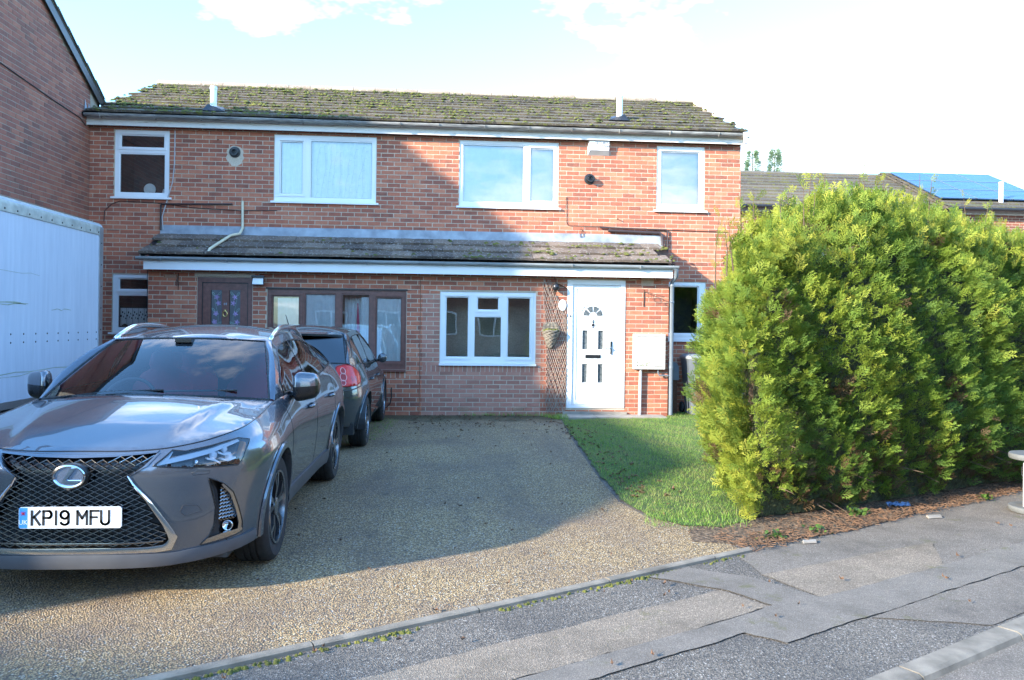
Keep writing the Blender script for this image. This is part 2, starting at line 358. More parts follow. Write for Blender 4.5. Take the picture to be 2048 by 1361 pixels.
struct('soil_bed', MB().sheet([(1.75, 5.6), rp(3.9, .08), rp(4.9, -.06), rp(6.4, .05), rp(8.5, .0), rp(14, .05), (12, 13), (2.2, 9), (1.9, 6.2)], .009), 'litter_ground')
LAWN = [(1.82, 12.75), (1.68, 10.2), (1.56, 7.9), (1.54, 6.9), (1.62, 6.36), (1.80, 6.06), (2.12, 5.98), (2.5, 6.3), (3.2, 8.8), (4.6, 9.6), (8.2, 10.), (9., 14.0), (5.25, 14.0), (3.76, 14.0), (3.76, 13.43), (3.55, 13.02), (2.6, 12.95)]
struct('lawn', MB().sheet(ragged(LAWN, .06, .02), .014), 'grass_ground')
def patch(poly, mat, z=.005): struct('footpath_patch', MB().sheet(ragged(poly), z), mat)
patch([rp(-3, -.98), rp(2.55, -.98), rp(2.62, -1.18), rp(6.2, -1.2), rp(12, -1.22), rp(12, -.92), rp(4.6, -.9), rp(3.35, -.86), rp(3.3, -.42), rp(3.1, -.05), rp(2.75, -.05), rp(2.98, -.5), rp(3.0, -.80), rp(2.4, -.82), rp(-3, -.74)], 'asphalt_smooth', .008)
patch([rp(-4, -.74), rp(2.4, -.81), rp(2.98, -.79), rp(2.95, -.46), rp(1.6, -.44), rp(-4, -.43)], 'asphalt_tan', .005)
patch([rp(3.35, -.86), rp(4.6, -.9), rp(5.1, -.55), rp(3.4, -.40)], 'asphalt_tan', .005)
patch([rp(4.6, -.9), rp(12, -.92), rp(12, -.02), rp(3.6, -.04), rp(3.4, -.40), rp(5.1, -.55)], 'asphalt_fine', .0035)
patch([rp(3.3, -1.19), rp(12, -1.22), rp(12, -1.6), rp(3.75, -1.6)], 'asphalt_fine', .005)
# kerb stones with a real step down to the road, and the edging along the drive
ks = empty('kerb', (*rp(0, -1.67), -.12)); tag(ks, kind='structure')
for i in range(-4, 16):
    a, b = i * .915 + .10, (i + 1) * .915 + .088; m = MB()
    pr = [(-1.745, -.13), (-1.745, -.03), (-1.735, -.004), (-1.715, .006), (-1.622, .006), (-1.622, -.13)]
    v = [(*rp(a, n), z) for n, z in pr] + [(*rp(b, n), z) for n, z in pr]; k = len(pr)
    m.add(v, [tuple(range(k)), tuple(range(2 * k - 1, k - 1, -1))] + [(j, k + j, k + (j + 1) % k, (j + 1) % k) for j in range(k)])
    m.build('kerb_stone', 'concrete_edge', ks)
es = empty('edging', (*rp(0, 0), 0)); tag(es, kind='structure')
for i in range(-8, 5):
    a, b = i * .915 - .26, (i + 1) * .915 - .268
    if b > 3.75: b = 3.78
    if a >= b: continue
    dz = rnd.uniform(-.003, .003); m = MB(); v = []
    for t_ in (a, b):
        for n, z in ((-.028, -.1), (-.028, .018 + dz), (-.018, .026 + dz), (.018, .026 + dz), (.028, .018 + dz), (.028, -.1)): v.append((*rp(t_, n), z))
    m.add(v, [tuple(range(6)), tuple(range(11, 5, -1))] + [(j, 6 + j, 6 + (j + 1) % 6, (j + 1) % 6) for j in range(6)]); m.build('edging_stone', 'concrete_edge', es)
sp = empty('paving', (2.7, 13.2, 0)); tag(sp, kind='structure')
for x0, x1 in ((1.86, 2.44), (2.452, 3.02), (3.032, 3.62)):
    MB().box(x0, x1, 12.93 + (x0 - 1.86) * .06, 13.405, .0, .034).build('paving_slab', 'slab', sp)

# ---------------------------------------------------------------- bricks, tiles, windows
YM, YP, XL, XR, XS = 14.09, 13.41, -6.11, 5.22, -.5
BRK = {}
def brick_mesh(mat, i):
    if (mat, i) not in BRK:
        m = MB(); a, b = .106, .031; j = [rnd.uniform(-.0015, .0015) for _ in range(8)]
        v = [(-a + j[0], 0, -b + j[1]), (a + j[2], 0, -b + j[3]), (a + j[4], 0, b + j[5]), (-a + j[6], 0, b + j[7])]; v += [(x, .012, z) for x, _, z in v]
        m.add(v, [(0, 1, 2, 3), (0, 4, 5, 1), (1, 5, 6, 2), (2, 6, 7, 3), (3, 7, 4, 0)], (i + .5) / 24); BRK[mat, i] = m.mesh('brick', mat)
    return BRK[mat, i]
def lay(wall, T, rot, rects, opens, mat, single, keep=None, ztop=None, pick=None, phase=0., name='brick'):
    """lay a stretcher bond over rects minus opens; the bricks that pick ranks best are objects of their own"""
    full, cut = [], []
    for (u0, u1, z0, z1) in rects:
        for k in range(int(z0 / .075) - 1, int(z1 / .075) + 2):
            a, b = k * .075 + .0065, k * .075 + .0685
            a2, b2 = max(a, z0), min(b, z1)
            if b2 - a2 < .012: continue
            i0 = int((u0 - phase) / .225) - 2
            for i in range(i0, int((u1 - phase) / .225) + 2):
                s = phase + i * .225 + (.1125 if k % 2 else 0.); e = s + .212
                if keep and not keep((s + e) / 2): continue
                s2, e2 = (max(s, u0), min(e, u1))
                if e2 - s2 < .012: continue
                ps = [(s2, e2, a2, b2)]
                if ztop:
                    zt = min(ztop(s2), ztop(e2))
                    if a2 > zt - .02: continue
                    ps = [(s2, e2, a2, min(b2, zt))]
                for o in opens:
                    nx = []
                    for (p, q, r, t) in ps:
                        if q <= o[0] or p >= o[1] or t <= o[2] or r >= o[3]: nx.append((p, q, r, t)); continue
                        if r < o[2]: nx.append((p, q, r, o[2]))
                        if t > o[3]: nx.append((p, q, o[3], t))
                        r2, t2 = max(r, o[2]), min(t, o[3])
                        if p < o[0]: nx.append((p, o[0], r2, t2))
                        if q > o[1]: nx.append((o[1], q, r2, t2))
                    ps = nx
                for (p, q, r, t) in ps:
                    if q - p < .012 or t - r < .012: continue
                    (full if (abs(q - p - .212) < 1e-4 and abs(t - r - .062) < 1e-4) else cut).append((p, q, r, t))
    if pick: full.sort(key=lambda c: pick((c[0] + c[1]) / 2, (c[2] + c[3]) / 2))
    for (p, q, r, t) in full[:single]:
        o = bpy.data.objects.new(name, brick_mesh(mat, rnd.randrange(24))); COL.objects.link(o); o.parent = wall
        o.matrix_basis = Matrix.Translation(T((p + q) / 2, rnd.uniform(-.0015, .0015), (r + t) / 2)) @ rot
    m = MB()
    for (p, q, r, t) in full[single:] + cut:
        d = rnd.uniform(-.0015, .0015); j = [rnd.uniform(-.0013, .0013) for _ in range(4)]
        v = [T(p + j[0], d, r + j[1]), T(q + j[2], d, r + j[3]), T(q + j[1], d, t + j[0]), T(p + j[3], d, t + j[2]), T(p, .012, r), T(q, .012, r), T(q, .012, t), T(p, .012, t)]
        m.add(v, [(0, 1, 2, 3), (0, 4, 5, 1), (1, 5, 6, 2), (2, 6, 7, 3), (3, 7, 4, 0)], rnd.random())
    if m.v: tag(m.build('brickwork', mat, wall), kind='stuff')
I4 = Matrix.Identity(4)
def TY(Y): return lambda u, d, z: (u, Y + d, z)

def curtain(parent, x0, x1, z0, z1, Y, amp=.018, fold=.09, mat='curtain', name='curtain'):
    m = MB(); n = max(8, int((x1 - x0) / .012)); ph = rnd.uniform(0, 6)
    v = []; f = []
    for i in range(n + 1):
        x = x0 + (x1 - x0) * i / n; w = 2 * math.pi * x / fold
        y = Y + amp * (math.sin(w + ph) + .4 * math.sin(w * .43 + 1.7))
        v += [(x, y, z0), (x + .006 * math.sin(w), y * .5 + Y * .5, z1)]
    f = [(2 * i, 2 * i + 2, 2 * i + 3, 2 * i + 1) for i in range(n)]
    m.add(v, f); return m.build(name, mat, parent, True)
def window(house, rect, panes, Y, frame='upvc', sill=True, glass='pane', opening=(), room=.8, sillx=.05, label=None, rmat='room'):
    x0, x1, z0, z1 = rect; g = .022
    m = MB(); m.holes(rect, [(a - g, b + g, c - g, d + g) for a, b, c, d in panes], Y + .022, Y + .085)
    for i, (a, b, c, d) in enumerate(panes):
        p = Y + .034
        m.holes((a - g, b + g, c - g, d + g), [(a, b, c, d)], p, Y + .07)
        if i in opening:          # an opening sash stands proud of the frame
            e = .052; m.holes((a - e, b + e, c - e, d + e), [(a - g, b + g, c - g, d + g)], Y + .008, Y + .024)
    w = m.build('window', frame, house)
    if label: w['label'] = label
    for a, b, c, d in panes:
        MB().add([(a - .01, Y + .05, c - .01), (b + .01, Y + .05, c - .01), (b + .01, Y + .05, d + .01), (a - .01, Y + .05, d + .01)], [(0, 1, 2, 3)]).build('pane', glass, w)
        MB().holes((a - .004, b + .004, c - .004, d + .004), [(a + .004, b - .004, c + .004, d - .004)], Y + .044, Y + .05).build('gasket', 'black_plastic', w)
    if sill:
        s = MB(); s.box(x0 - sillx, x1 + sillx, Y - .045, Y + .03, z0 - .034, z0 - .001); s.build('sill', frame, w)
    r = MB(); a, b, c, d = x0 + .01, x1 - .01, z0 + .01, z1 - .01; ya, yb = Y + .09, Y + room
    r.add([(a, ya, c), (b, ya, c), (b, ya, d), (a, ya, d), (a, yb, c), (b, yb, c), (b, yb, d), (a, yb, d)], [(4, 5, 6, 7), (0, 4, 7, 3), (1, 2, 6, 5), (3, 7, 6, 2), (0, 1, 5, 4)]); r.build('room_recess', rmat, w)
    return w
TIL = {}
def tile_mesh(mat, w, l, th, i):
    k = (mat, w, i)
    if k not in TIL:
        m = MB(); n = 4; v = []; jit = [rnd.uniform(-.003, .003) for _ in range(n + 1)]
        for yy, lift in ((0., th), (l, 0.)):
            for e in range(n + 1):
                x = -w / 2 + .002 + (w - .004) * e / n; bow = .004 * math.cos((e / n - .5) * math.pi) + jit[e] * (1 if yy == 0 else .3)
                v.append((x, yy + (jit[e] * 2 if yy == 0 else 0), lift + bow)); v.append((x, yy, lift + bow - th))
        s = 2 * (n + 1); f = []
        for e in range(n):
            a = 2 * e; f += [(a, a + 2, s + a + 2, s + a), (a + 1, s + a + 1, s + a + 3, a + 3), (a, a + 1, a + 3, a + 2)]
        f += [(0, s, s + 1, 1), (s - 2, s - 1, 2 * s - 1, 2 * s - 2)]
        m.add(v, f, (i + .5) / 10); TIL[k] = m.mesh('tile', mat)
    return TIL[k]
def tile_roof(roof, x0, x1, eave, slope, length, gauge, w, mat, cond=None, th=.022):
    """courses of tiles from the eave upwards; eave=(y,z)"""
    n = int(math.ceil(length / gauge)); cs, sn = math.cos(slope), math.sin(slope); l = gauge + .07
    for r in range(n):
        s = r * gauge; off = (w / 2 if r % 2 else 0.)
        k = int((x1 - x0) / w) + 2
        for i in range(-1, k):
            x = x0 + off + (i + .5) * w
            if x - w / 2 < x0 - .03 or x + w / 2 > x1 + .03:
                continue
            if cond and not cond(x): continue
            o = bpy.data.objects.new('tile', tile_mesh(mat, w, l, th, rnd.randrange(10))); COL.objects.link(o); o.parent = roof
            o.matrix_basis = Matrix.Translation((x + rnd.uniform(-.004, .004), eave[0] + s * cs, eave[1] + s * sn + rnd.uniform(0, .004))) @ Matrix.Rotation(slope, 4, 'X') @ Matrix.Rotation(rnd.uniform(-.008, .008), 4, 'Z')
def moss(parent, n, fn, smin=.012, smax=.04, h=.5):
    m = MB()
    for _ in range(n):
        q = fn()
        if q is None: continue
        x, y, z = q; s = rnd.uniform(smin, smax) * rnd.uniform(.6, 1.3); k = 7; ph = rnd.random() * 6
        v = [(x + s * math.cos(ph + 6.283 * i / k) * rnd.uniform(.7, 1.5), y + s * math.sin(ph + 6.283 * i / k) * .8, z - .01 + s * .2 * rnd.random()) for i in range(k)]
        v += [(x + s * .5 * math.cos(ph + 6.283 * i / k), y + s * .45 * math.sin(ph + 6.283 * i / k), z + s * h * rnd.uniform(.7, 1.1)) for i in range(k)] + [(x, y, z + s * h * 1.15)]
        m.add(v, [(i, (i + 1) % k, k + (i + 1) % k, k + i) for i in range(k)] + [(k + i, k + (i + 1) % k, 2 * k) for i in range(k)])
    return tag(m.build('moss', 'moss', parent, True), kind='stuff')
def gutter(house, x0, x1, Y, z, r, mat, step, name='gutter', drop=0.):
    pr = [(r * math.cos(math.pi + math.pi * i / 8), r * math.sin(math.pi + math.pi * i / 8)) for i in range(9)]
    pr = pr + [((r - .006) * math.cos(2 * math.pi - math.pi * i / 8), (r - .006) * math.sin(2 * math.pi - math.pi * i / 8)) for i in range(9)]
    k = len(pr); m = MB(); v = [(x0, Y + a, z + b) for a, b in pr] + [(x1, Y + a, z + b + drop) for a, b in pr]
    m.add(v, [tuple(range(k)), tuple(range(2 * k - 1, k - 1, -1))] + [(j, k + j, k + (j + 1) % k, (j + 1) % k) for j in range(k)])
    g = m.build(name, mat, house, True, auto=40)
    x = x0 + step * .35
    while x < x1:
        b = MB(); R2 = r + .007; path = [(x, Y + R2 * math.cos(math.pi + math.pi * i / 8), z + drop * (x - x0) / (x1 - x0) + R2 * math.sin(math.pi + math.pi * i / 8)) for i in range(9)]
        for p, q in zip(path, path[1:]): b.bar(p, q, .022, .006, up=(1, 0, 0))
        b.build('gutter_bracket', mat, g); x += step * rnd.uniform(.9, 1.1)
    return g

# ---------------------------------------------------------------- the two terraced houses
HL = empty('terraced_house', (-3.3, YM, 0), "red brick terraced house with brown framed porch door and window behind the parked cars", 'house', 'terraced houses')
HR = empty('terraced_house', (2.36, YM, 0), "red brick terraced house with white front door beside the hedge", 'house', 'terraced houses')
WIN = dict(A=(-5.70, -4.80, 3.63, 4.775), B=(-3.04, -1.30, 3.62, 4.77), C=(.15, 1.90, 3.61, 4.77), D=(3.68, 4.55, 3.62, 4.77), E=(-5.71, -4.80, 1.325, 2.315), F=(3.80, 4.60, 1.30, 2.34))
PO = dict(dl=(-4.10, -3.22, 0., 2.25), bw=(-2.98, -.71, .765, 2.075), ww=(-.15, 1.455, .875, 2.08), dr=(1.99, 2.98, .14, 2.305))
MW = MB(); MW.holes((XL, XS, 0, 4.95), [WIN['A'], WIN['B'], WIN['E']], YM + .004, YM + .11); wl_main = MW.build('wall', 'mortar', HL)
MW = MB(); MW.holes((XS, XR, 0, 4.95), [WIN['C'], WIN['D'], WIN['F']], YM + .004, YM + .11); MW.add([(XR - .004, YM + .004, 0), (XR - .004, 19.9, 0), (XR - .004, 19.9, 5.), (XR - .004, 16.9, 6.45), (XR - .004, YM + .004, 5.)], [(0, 1, 2, 3, 4)]); wr_main = MW.build('wall', 'mortar', HR)
MW = MB(); MW.holes((-4.876, -.482, 0, 2.48), [PO['dl'], PO['bw']], YP + .004, YP + .11); MW.add([(-4.869, YP + .004, 0), (-4.869, YM, 0), (-4.869, YM, 3.), (-4.869, YP + .004, 2.6)], [(3, 2, 1, 0)]); wl_por = MW.build('porch_wall', 'mortar', HL)
MW = MB(); MW.holes((-.476, 3.735, 0, 2.48), [PO['ww'], PO['dr']], YP + .004, YP + .11); MW.add([(3.728, YP + .004, 0), (3.728, YM, 0), (3.728, YM, 3.), (3.728, YP + .004, 2.6)], [(0, 1, 2, 3)]); wr_por = MW.build('porch_wall', 'mortar', HR)
def ex(r): return (r[0] - .008, r[1] + .008, r[2] - .036, r[3] + .004)
om = [ex(WIN[k]) for k in 'ABCDEF']; ap = [ex(PO[k]) for k in ('dl', 'bw', 'ww', 'dr')]
INF = (-.44, 1.545, 0., 2.035)        # the paler infill around the white window
SOLD = [(-2.98, -.71, .625, .73), (-.44, 1.52, .735, .84)]
vents = [(3.255, 3.47, 2.225, 2.36), (.15, .365, .08, .145), (1.065, 1.28, .08, .145), (-4.635, -4.42, 2.225, 2.29)]
upper = [(XL, XR, 3.05, 4.94)]; flL = [(XL, -4.87, 0., 3.05)]; flR = [(3.74, XR, 0., 3.05)]
lay(wl_main, TY(YM), I4, upper + flL, om, 'brick', 110, keep=lambda u: u < XS, pick=lambda u, z: -u - (2 if 3.2 < z < 4.85 else -9), phase=.03)
lay(wr_main, TY(YM), I4, upper + flR, om, 'brick', 110, keep=lambda u: u >= XS, pick=lambda u, z: u - (2 if 3.2 < z < 4.85 else -9), phase=.03)
lay(wl_por, TY(YP), I4, [(-4.876, -.482, 0., 2.42)], ap + SOLD + vents, 'brick', 190, pick=lambda u, z: 0 if (u > -.75 or z > 1.5) else 5 + u, phase=.04)
lay(wr_por, TY(YP), I4, [(-.476, 3.735, 0., 2.42)], ap + [INF] + vents, 'brick', 90, pick=lambda u, z: -u, phase=.02)
lay(wr_por, TY(YP + .0008), I4, [INF], ap + SOLD + vents, 'brick_pale', 100, pick=lambda u, z: abs(u - .6), phase=-.03)
def soldier(wall, Y, r, mat):
    x = r[0]
    while x < r[1] - .03:
        o = bpy.data.objects.new('brick', brick_mesh(mat, rnd.randrange(24))); COL.objects.link(o); o.parent = wall
        o.matrix_basis = Matrix.Translation((x + .0375, Y, (r[2] + r[3]) / 2)) @ Matrix.Rotation(R(90), 4, 'Y') @ Matrix.Scale(.49, 4, (1, 0, 0)); x += .075
soldier(wl_por, YP, SOLD[0], 'brick'); soldier(wr_por, YP, SOLD[1], 'brick_pale')
# side return of the right-hand house and of the porch: bricks in the thickness
RX = Matrix.Rotation(R(90), 4, 'Z')
lay(wr_main, lambda u, d, z: (XR - d, u, z), RX, [(YM, 16.4, 0., 4.9)], [], 'brick', 0, phase=.1)
lay(wr_por, lambda u, d, z: (3.735 - d, u, z), RX, [(YP, YM, 0., 2.5)], [], 'brick', 0, phase=.1)
lay(wl_por, lambda u, d, z: (-4.876 + d, -u, z), Matrix.Rotation(R(-90), 4, 'Z'), [(-YM, -YP, 0., 2.5)], [], 'brick', 0, phase=.1)

wA = window(HL, WIN['A'], [(-5.60, -4.90, 4.49, 4.68), (-5.615, -4.885, 3.715, 4.365)], YM, opening=(0,))
wB = window(HL, WIN['B'], [(-2.93, -2.57, 3.76, 4.65), (-2.42, -1.38, 3.70, 4.68)], YM, opening=(0,), glass='pane', rmat='room_bounce')
wE = window(HL, WIN['E'], [(-5.60, -4.90, 2.065, 2.23), (-5.62, -4.89, 1.41, 1.95)], YM, opening=(0,))
wC = window(HR, WIN['C'], [(.225, 1.275, 3.70, 4.69), (1.42, 1.815, 3.74, 4.65)], YM, opening=(1,), glass='pane_bright')
wD = window(HR, WIN['D'], [(3.775, 4.455, 3.735, 4.665)], YM, opening=(0,), glass='pane_bright')
wF = window(HR, WIN['F'], [(3.86, 4.46, 1.42, 2.25)], YM, opening=(0,))
curtain(wB, -3.0, -2.5, 3.65, 4.73, YM + .10, .012, .10); curtain(wB, -2.46, -1.36, 3.65, 4.74, YM + .105, .015, .13)
curtain(wC, .19, 1.86, 3.65, 4.74, YM + .12, .003, .5, name='blind'); curtain(wD, 3.7, 4.53, 3.64, 4.74, YM + .12, .003, .4, name='blind')
# pattern of bare branches printed on the curtain of the middle window
bp = MB()
for k in range(9):
    x = -2.35 + k * .1; z = 3.72
    while z < 4.5:
        x2 = x + rnd.uniform(-.02, .04); z2 = z + rnd.uniform(.08, .16); bp.bar((x, YM + .082, z), (x2, YM + .082, z2), .006, .002); bp.bar((x2, YM + .082, z2), (x2 + .035, YM + .082, z2), .005, .002); x, z = x2, z2
bp.build('curtain_print', 'cable_grey', wB)
# things on the sill of the top left window
MB().lathe([(.10, -.004), (.10, .004)], (-5.17, YM + .15, 3.79), 'y', 20).build('dish', 'plate_white', wA)
MB().lathe([(.03, 0), (.035, .06), (.02, .1), (.012, .14)], (-4.94, YM + .16, 3.66), 'z', 10).build('bottle', 'white_paint', wA)
lc = MB()        # scalloped lace half-curtain low in the left window
for i in range(36):
    x = -5.62 + i * .02; zb = 1.435 + .035 * abs(math.sin(i * math.pi / 6)); yy = YM + .12 + .012 * math.sin(i * 1.3)
    for j in range(10):
        if (i + j * 2) % 5 == 0 and 2 < j < 8: continue
        z = zb + (1.74 - zb) * j / 10; z2 = zb + (1.74 - zb) * (j + 1) / 10; lc.add([(x, yy, z), (x + .019, yy + .003, z), (x + .019, yy + .003, z2), (x, yy, z2)], [(0, 1, 2, 3)])
lc.build('lace_curtain', 'curtain', wE)
for i in range(5): MB().lathe([(.0, 0), (.03, .012), (.035, .03), (.0, .05)], (-5.12 + i * .045, YM + .16, 1.77 + .012 * (i % 2)), 'z', 8).build('flower', 'pink_cloth' if i % 2 else 'vent_clay', wE)

# brown porch window with white curtains
bwp = [(-2.89, -2.475, .90, 1.955), (-2.365, -1.885, .86, 2.0), (-1.765, -1.33, .86, 2.0), (-1.20, -.80, .90, 1.955)]
wW = window(HL, PO['bw'], bwp, YP, frame='brown_frame', sill=True, opening=(0, 3), sillx=.0, rmat='room_bounce')
MB().box(-3.0, -.69, YP - .012, YP + .02, 2.077, 2.10).build('drip_strip', 'brown_dark', wW)
curtain(wW, -2.82, -2.40, .8, 1.93, YP + .075, .010, .08); curtain(wW, -2.38, -1.78, .8, 2.03, YP + .075, .008, .10); curtain(wW, -1.46, -1.25, .8, 1.96, YP + .08, .010, .07); curtain(wW, -1.24, -.76, .8, 1.94, YP + .075, .010, .09)
curtain(wW, -1.76, -1.48, .8, 1.96, YP + .34, .018, .06, name='net_curtain')
MB().tube([(-1.52, YP + .095, 1.86), (-1.515, YP + .095, 1.6), (-1.51, YP + .095, 1.40), (-1.508, YP + .095, 1.2)], [.008, .022, .03, .01], 8).build('ribbon', 'pink_cloth', wW)
# white porch window
wp = [(-.045, .315, .99, 1.98), (.48, .82, 1.785, 1.975), (.43, .87, .99, 1.655), (.99, 1.355, .99, 1.98)]
wT = window(HR, PO['ww'], wp, YP, opening=(0, 3, 1), sillx=.012)

# brown front door with leaded flowers
x0, x1, z0, z1 = PO['dl']
gl = [(-3.895, -3.715, .95, 2.045), (-3.60, -3.42, .95, 2.045)]
d = MB(); d.holes(PO['dl'], [(-4.03, -3.29, .06, 2.17)], YP + .01, YP + .09); dl = d.build('door', 'brown_frame', HL)
d = MB(); d.holes((-4.03, -3.29, .06, 2.17), gl, YP + .03, YP + .075); d.build('door_leaf', 'brown_frame', dl)
d = MB(); d.holes((-4.03, -3.29, .06, 2.17), [(-4.015, -3.305, .075, 2.155)], YP + .024, YP + .032); d.build('door_seal', 'brown_dark', dl)
for a, b, c, e in gl:
    MB().add([(a, YP + .06, c), (b, YP + .06, c), (b, YP + .06, e), (a, YP + .06, e)], [(0, 1, 2, 3)]).build('pane', 'pane_obscure', dl)
    fl = MB(); lf = MB(); s = 1 if a < -3.7 else -1; mx = (a + b) / 2
    def X(q): return mx + s * q
    for (fx, fz) in ((.0, 1.93), (.03, 1.83), (-.01, 1.66), (-.03, 1.52), (.03, 1.38), (-.02, 1.22), (.01, 1.08)):
        for k in range(5):
            an = k * 1.2566 + fx * 20; c0 = (X(fx + .022 * math.cos(an)), fz + .022 * math.sin(an))
            fl.tube([(c0[0] + .02 * math.cos(an) * math.cos(w) * s - .009 * math.sin(an) * math.sin(w), YP + .055, c0[1] + .02 * math.sin(an) * math.cos(w) + .009 * math.cos(an) * math.sin(w)) for w in [i * .785 for i in range(8)]], .0038, 4, closed=True)
    lf.tube([(X(.0 + .03 * math.sin(z * 9)), YP + .055, z) for z in [1.0 + i * .06 for i in range(17)]], .002, 4)
    for (fx, fz, an) in ((-.05, 1.98, 2.2), (.05, 1.99, .9), (-.05, 1.72, 2.3), (.05, 1.50, .7), (.055, 1.44, -.2), (-.05, 1.28, 2.5), (.05, 1.12, .8)):
        lf.tube([(X(fx + .035 * math.cos(w) * math.cos(an) - .013 * math.sin(w) * math.sin(an)), YP + .055, fz + .035 * math.cos(w) * math.sin(an) + .013 * math.sin(w) * math.cos(an)) for w in [i * .628 for i in range(10)]], .0034, 4, closed=True)
    plain('lilac', (.60, .42, .72), .4); plain('sage', (.36, .56, .48), .4)
    tag(fl.build('flower_tracery', 'lilac', dl), kind='stuff'); tag(lf.build('leaf_tracery', 'sage', dl), kind='stuff')
put_text('44', .06, 'chrome', dl, Matrix.Translation((-3.657, YP + .024, 1.815)) @ Matrix.Rotation(R(90), 4, 'X'), name='house_number')
kn = MB(); kn.tube([(-3.657 + .035 * math.sin(w), YP + .012, 1.655 - .045 * math.cos(w)) for w in [i * .2618 * 2 for i in range(12)]], .009, 6, closed=True); kn.lathe([(.02, 0), (.016, -.02), (.004, -.024)], (-3.657, YP + .028, 1.71), 'y', 10); kn.build('door_knocker', 'brass', dl, True)
MB().box(-4.14, -3.18, YP - .012, YP + .02, 2.262, 2.31).build('lintel_render', 'mortar', HL)

# white front door: frame, leaf, fanlight, four small panes
dr = MB().holes(PO['dr'], [(2.075, 2.90, .20, 2.225)], YP - .012, YP + .09).build('door', 'upvc', HR)
pn = [(2.255, 2.345, 1.13, 1.455), (2.525, 2.615, 1.13, 1.455), (2.255, 2.345, .565, .885), (2.525, 2.615, .565, .885)]
d = MB(); d.holes((2.08, 2.895, .205, 2.22), [(2.145, 2.83, .27, 2.155)], YP + .012, YP + .08); d.holes((2.145, 2.83, .27, 2.155), pn, YP + .026, YP + .08)
d.build('door_leaf', 'upvc', dr)
mo = MB()
for a, b, c, e in pn: mo.holes((a - .045, b + .045, c - .05, e + .05), [(a - .03, b + .03, c - .035, e + .035)], YP + .018, YP + .027); mo.holes((a - .012, b + .012, c - .012, e + .012), [(a, b, c, e)], YP + .018, YP + .027)
cx, cz = 2.435, 1.70
mo.tube([(cx + .215 * math.cos(w), YP + .027, cz + .215 * math.sin(w)) for w in [math.pi * i / 20 for i in range(21)]], .012, 6); mo.box(cx - .235, cx + .235, YP + .016, YP + .03, cz - .035, cz - .012)
mo.build('moulding', 'upvc', dr)
for a, b, c, e in pn: MB().add([(a, YP + .045, c), (b, YP + .045, c), (b, YP + .045, e), (a, YP + .045, e)], [(0, 1, 2, 3)]).build('pane', 'obscure_glass', dr); MB().box(a - .01, b + .01, YP + .07, YP + .1, c - .01, e + .01).build('pane_backing', 'room', dr)
for k in range(4):
    w0, w1 = math.pi * k / 4 + .075, math.pi * (k + 1) / 4 - .075
    if k == 0: w0 = .03
    if k == 3: w1 = math.pi - .03
    po = [(cx + r * math.cos(w), cz + r * math.sin(w)) for r, ws in ((.165, [w0 + (w1 - w0) * i / 6 for i in range(7)]), (.068, [w1 - (w1 - w0) * i / 4 for i in range(5)])) for w in ws]
    MB().prism(po[::-1], YP + .021, YP + .03).build('fanlight_pane', 'obscure_glass', dr)
MB().box(2.31, 2.57, YP + .012, YP + .028, .985, 1.04).build('letterbox', 'dark_metal', dr)
h = MB(); h.box(2.735, 2.758, YP + .002, YP + .014, 1.05, 1.275); h.tube([(2.747, YP + .004, 1.155), (2.747, YP - .035, 1.155), (2.66, YP - .04, 1.158)], .009, 8); h.build('door_handle', 'chrome', dr, True, auto=40)
k = MB(); k.lathe([(.022, 0), (.03, .012), (.02, .02), (.0, .026)], (cx, YP + .026, 1.545), 'y', 12); k.tube([(cx + .024 * math.sin(w), YP + .008, 1.53 - .034 * math.cos(w)) for w in [i * .5236 for i in range(12)]], .006, 6, closed=True); k.lathe([(.008, 0), (.012, .04), (.004, .06)], (cx, YP + .018, 1.575), 'z', 8); k.build('door_knocker', 'dark_metal', dr, True)
MB().box(2.035, 2.05, YP - .022, YP - .01, 1.67, 1.71).build('doorbell', 'black_plastic', dr)
st = MB(); st.box(1.93, 3.02, YP - .05, YP + .1, .0, .075); st.build('door_step', 'slab', dr)

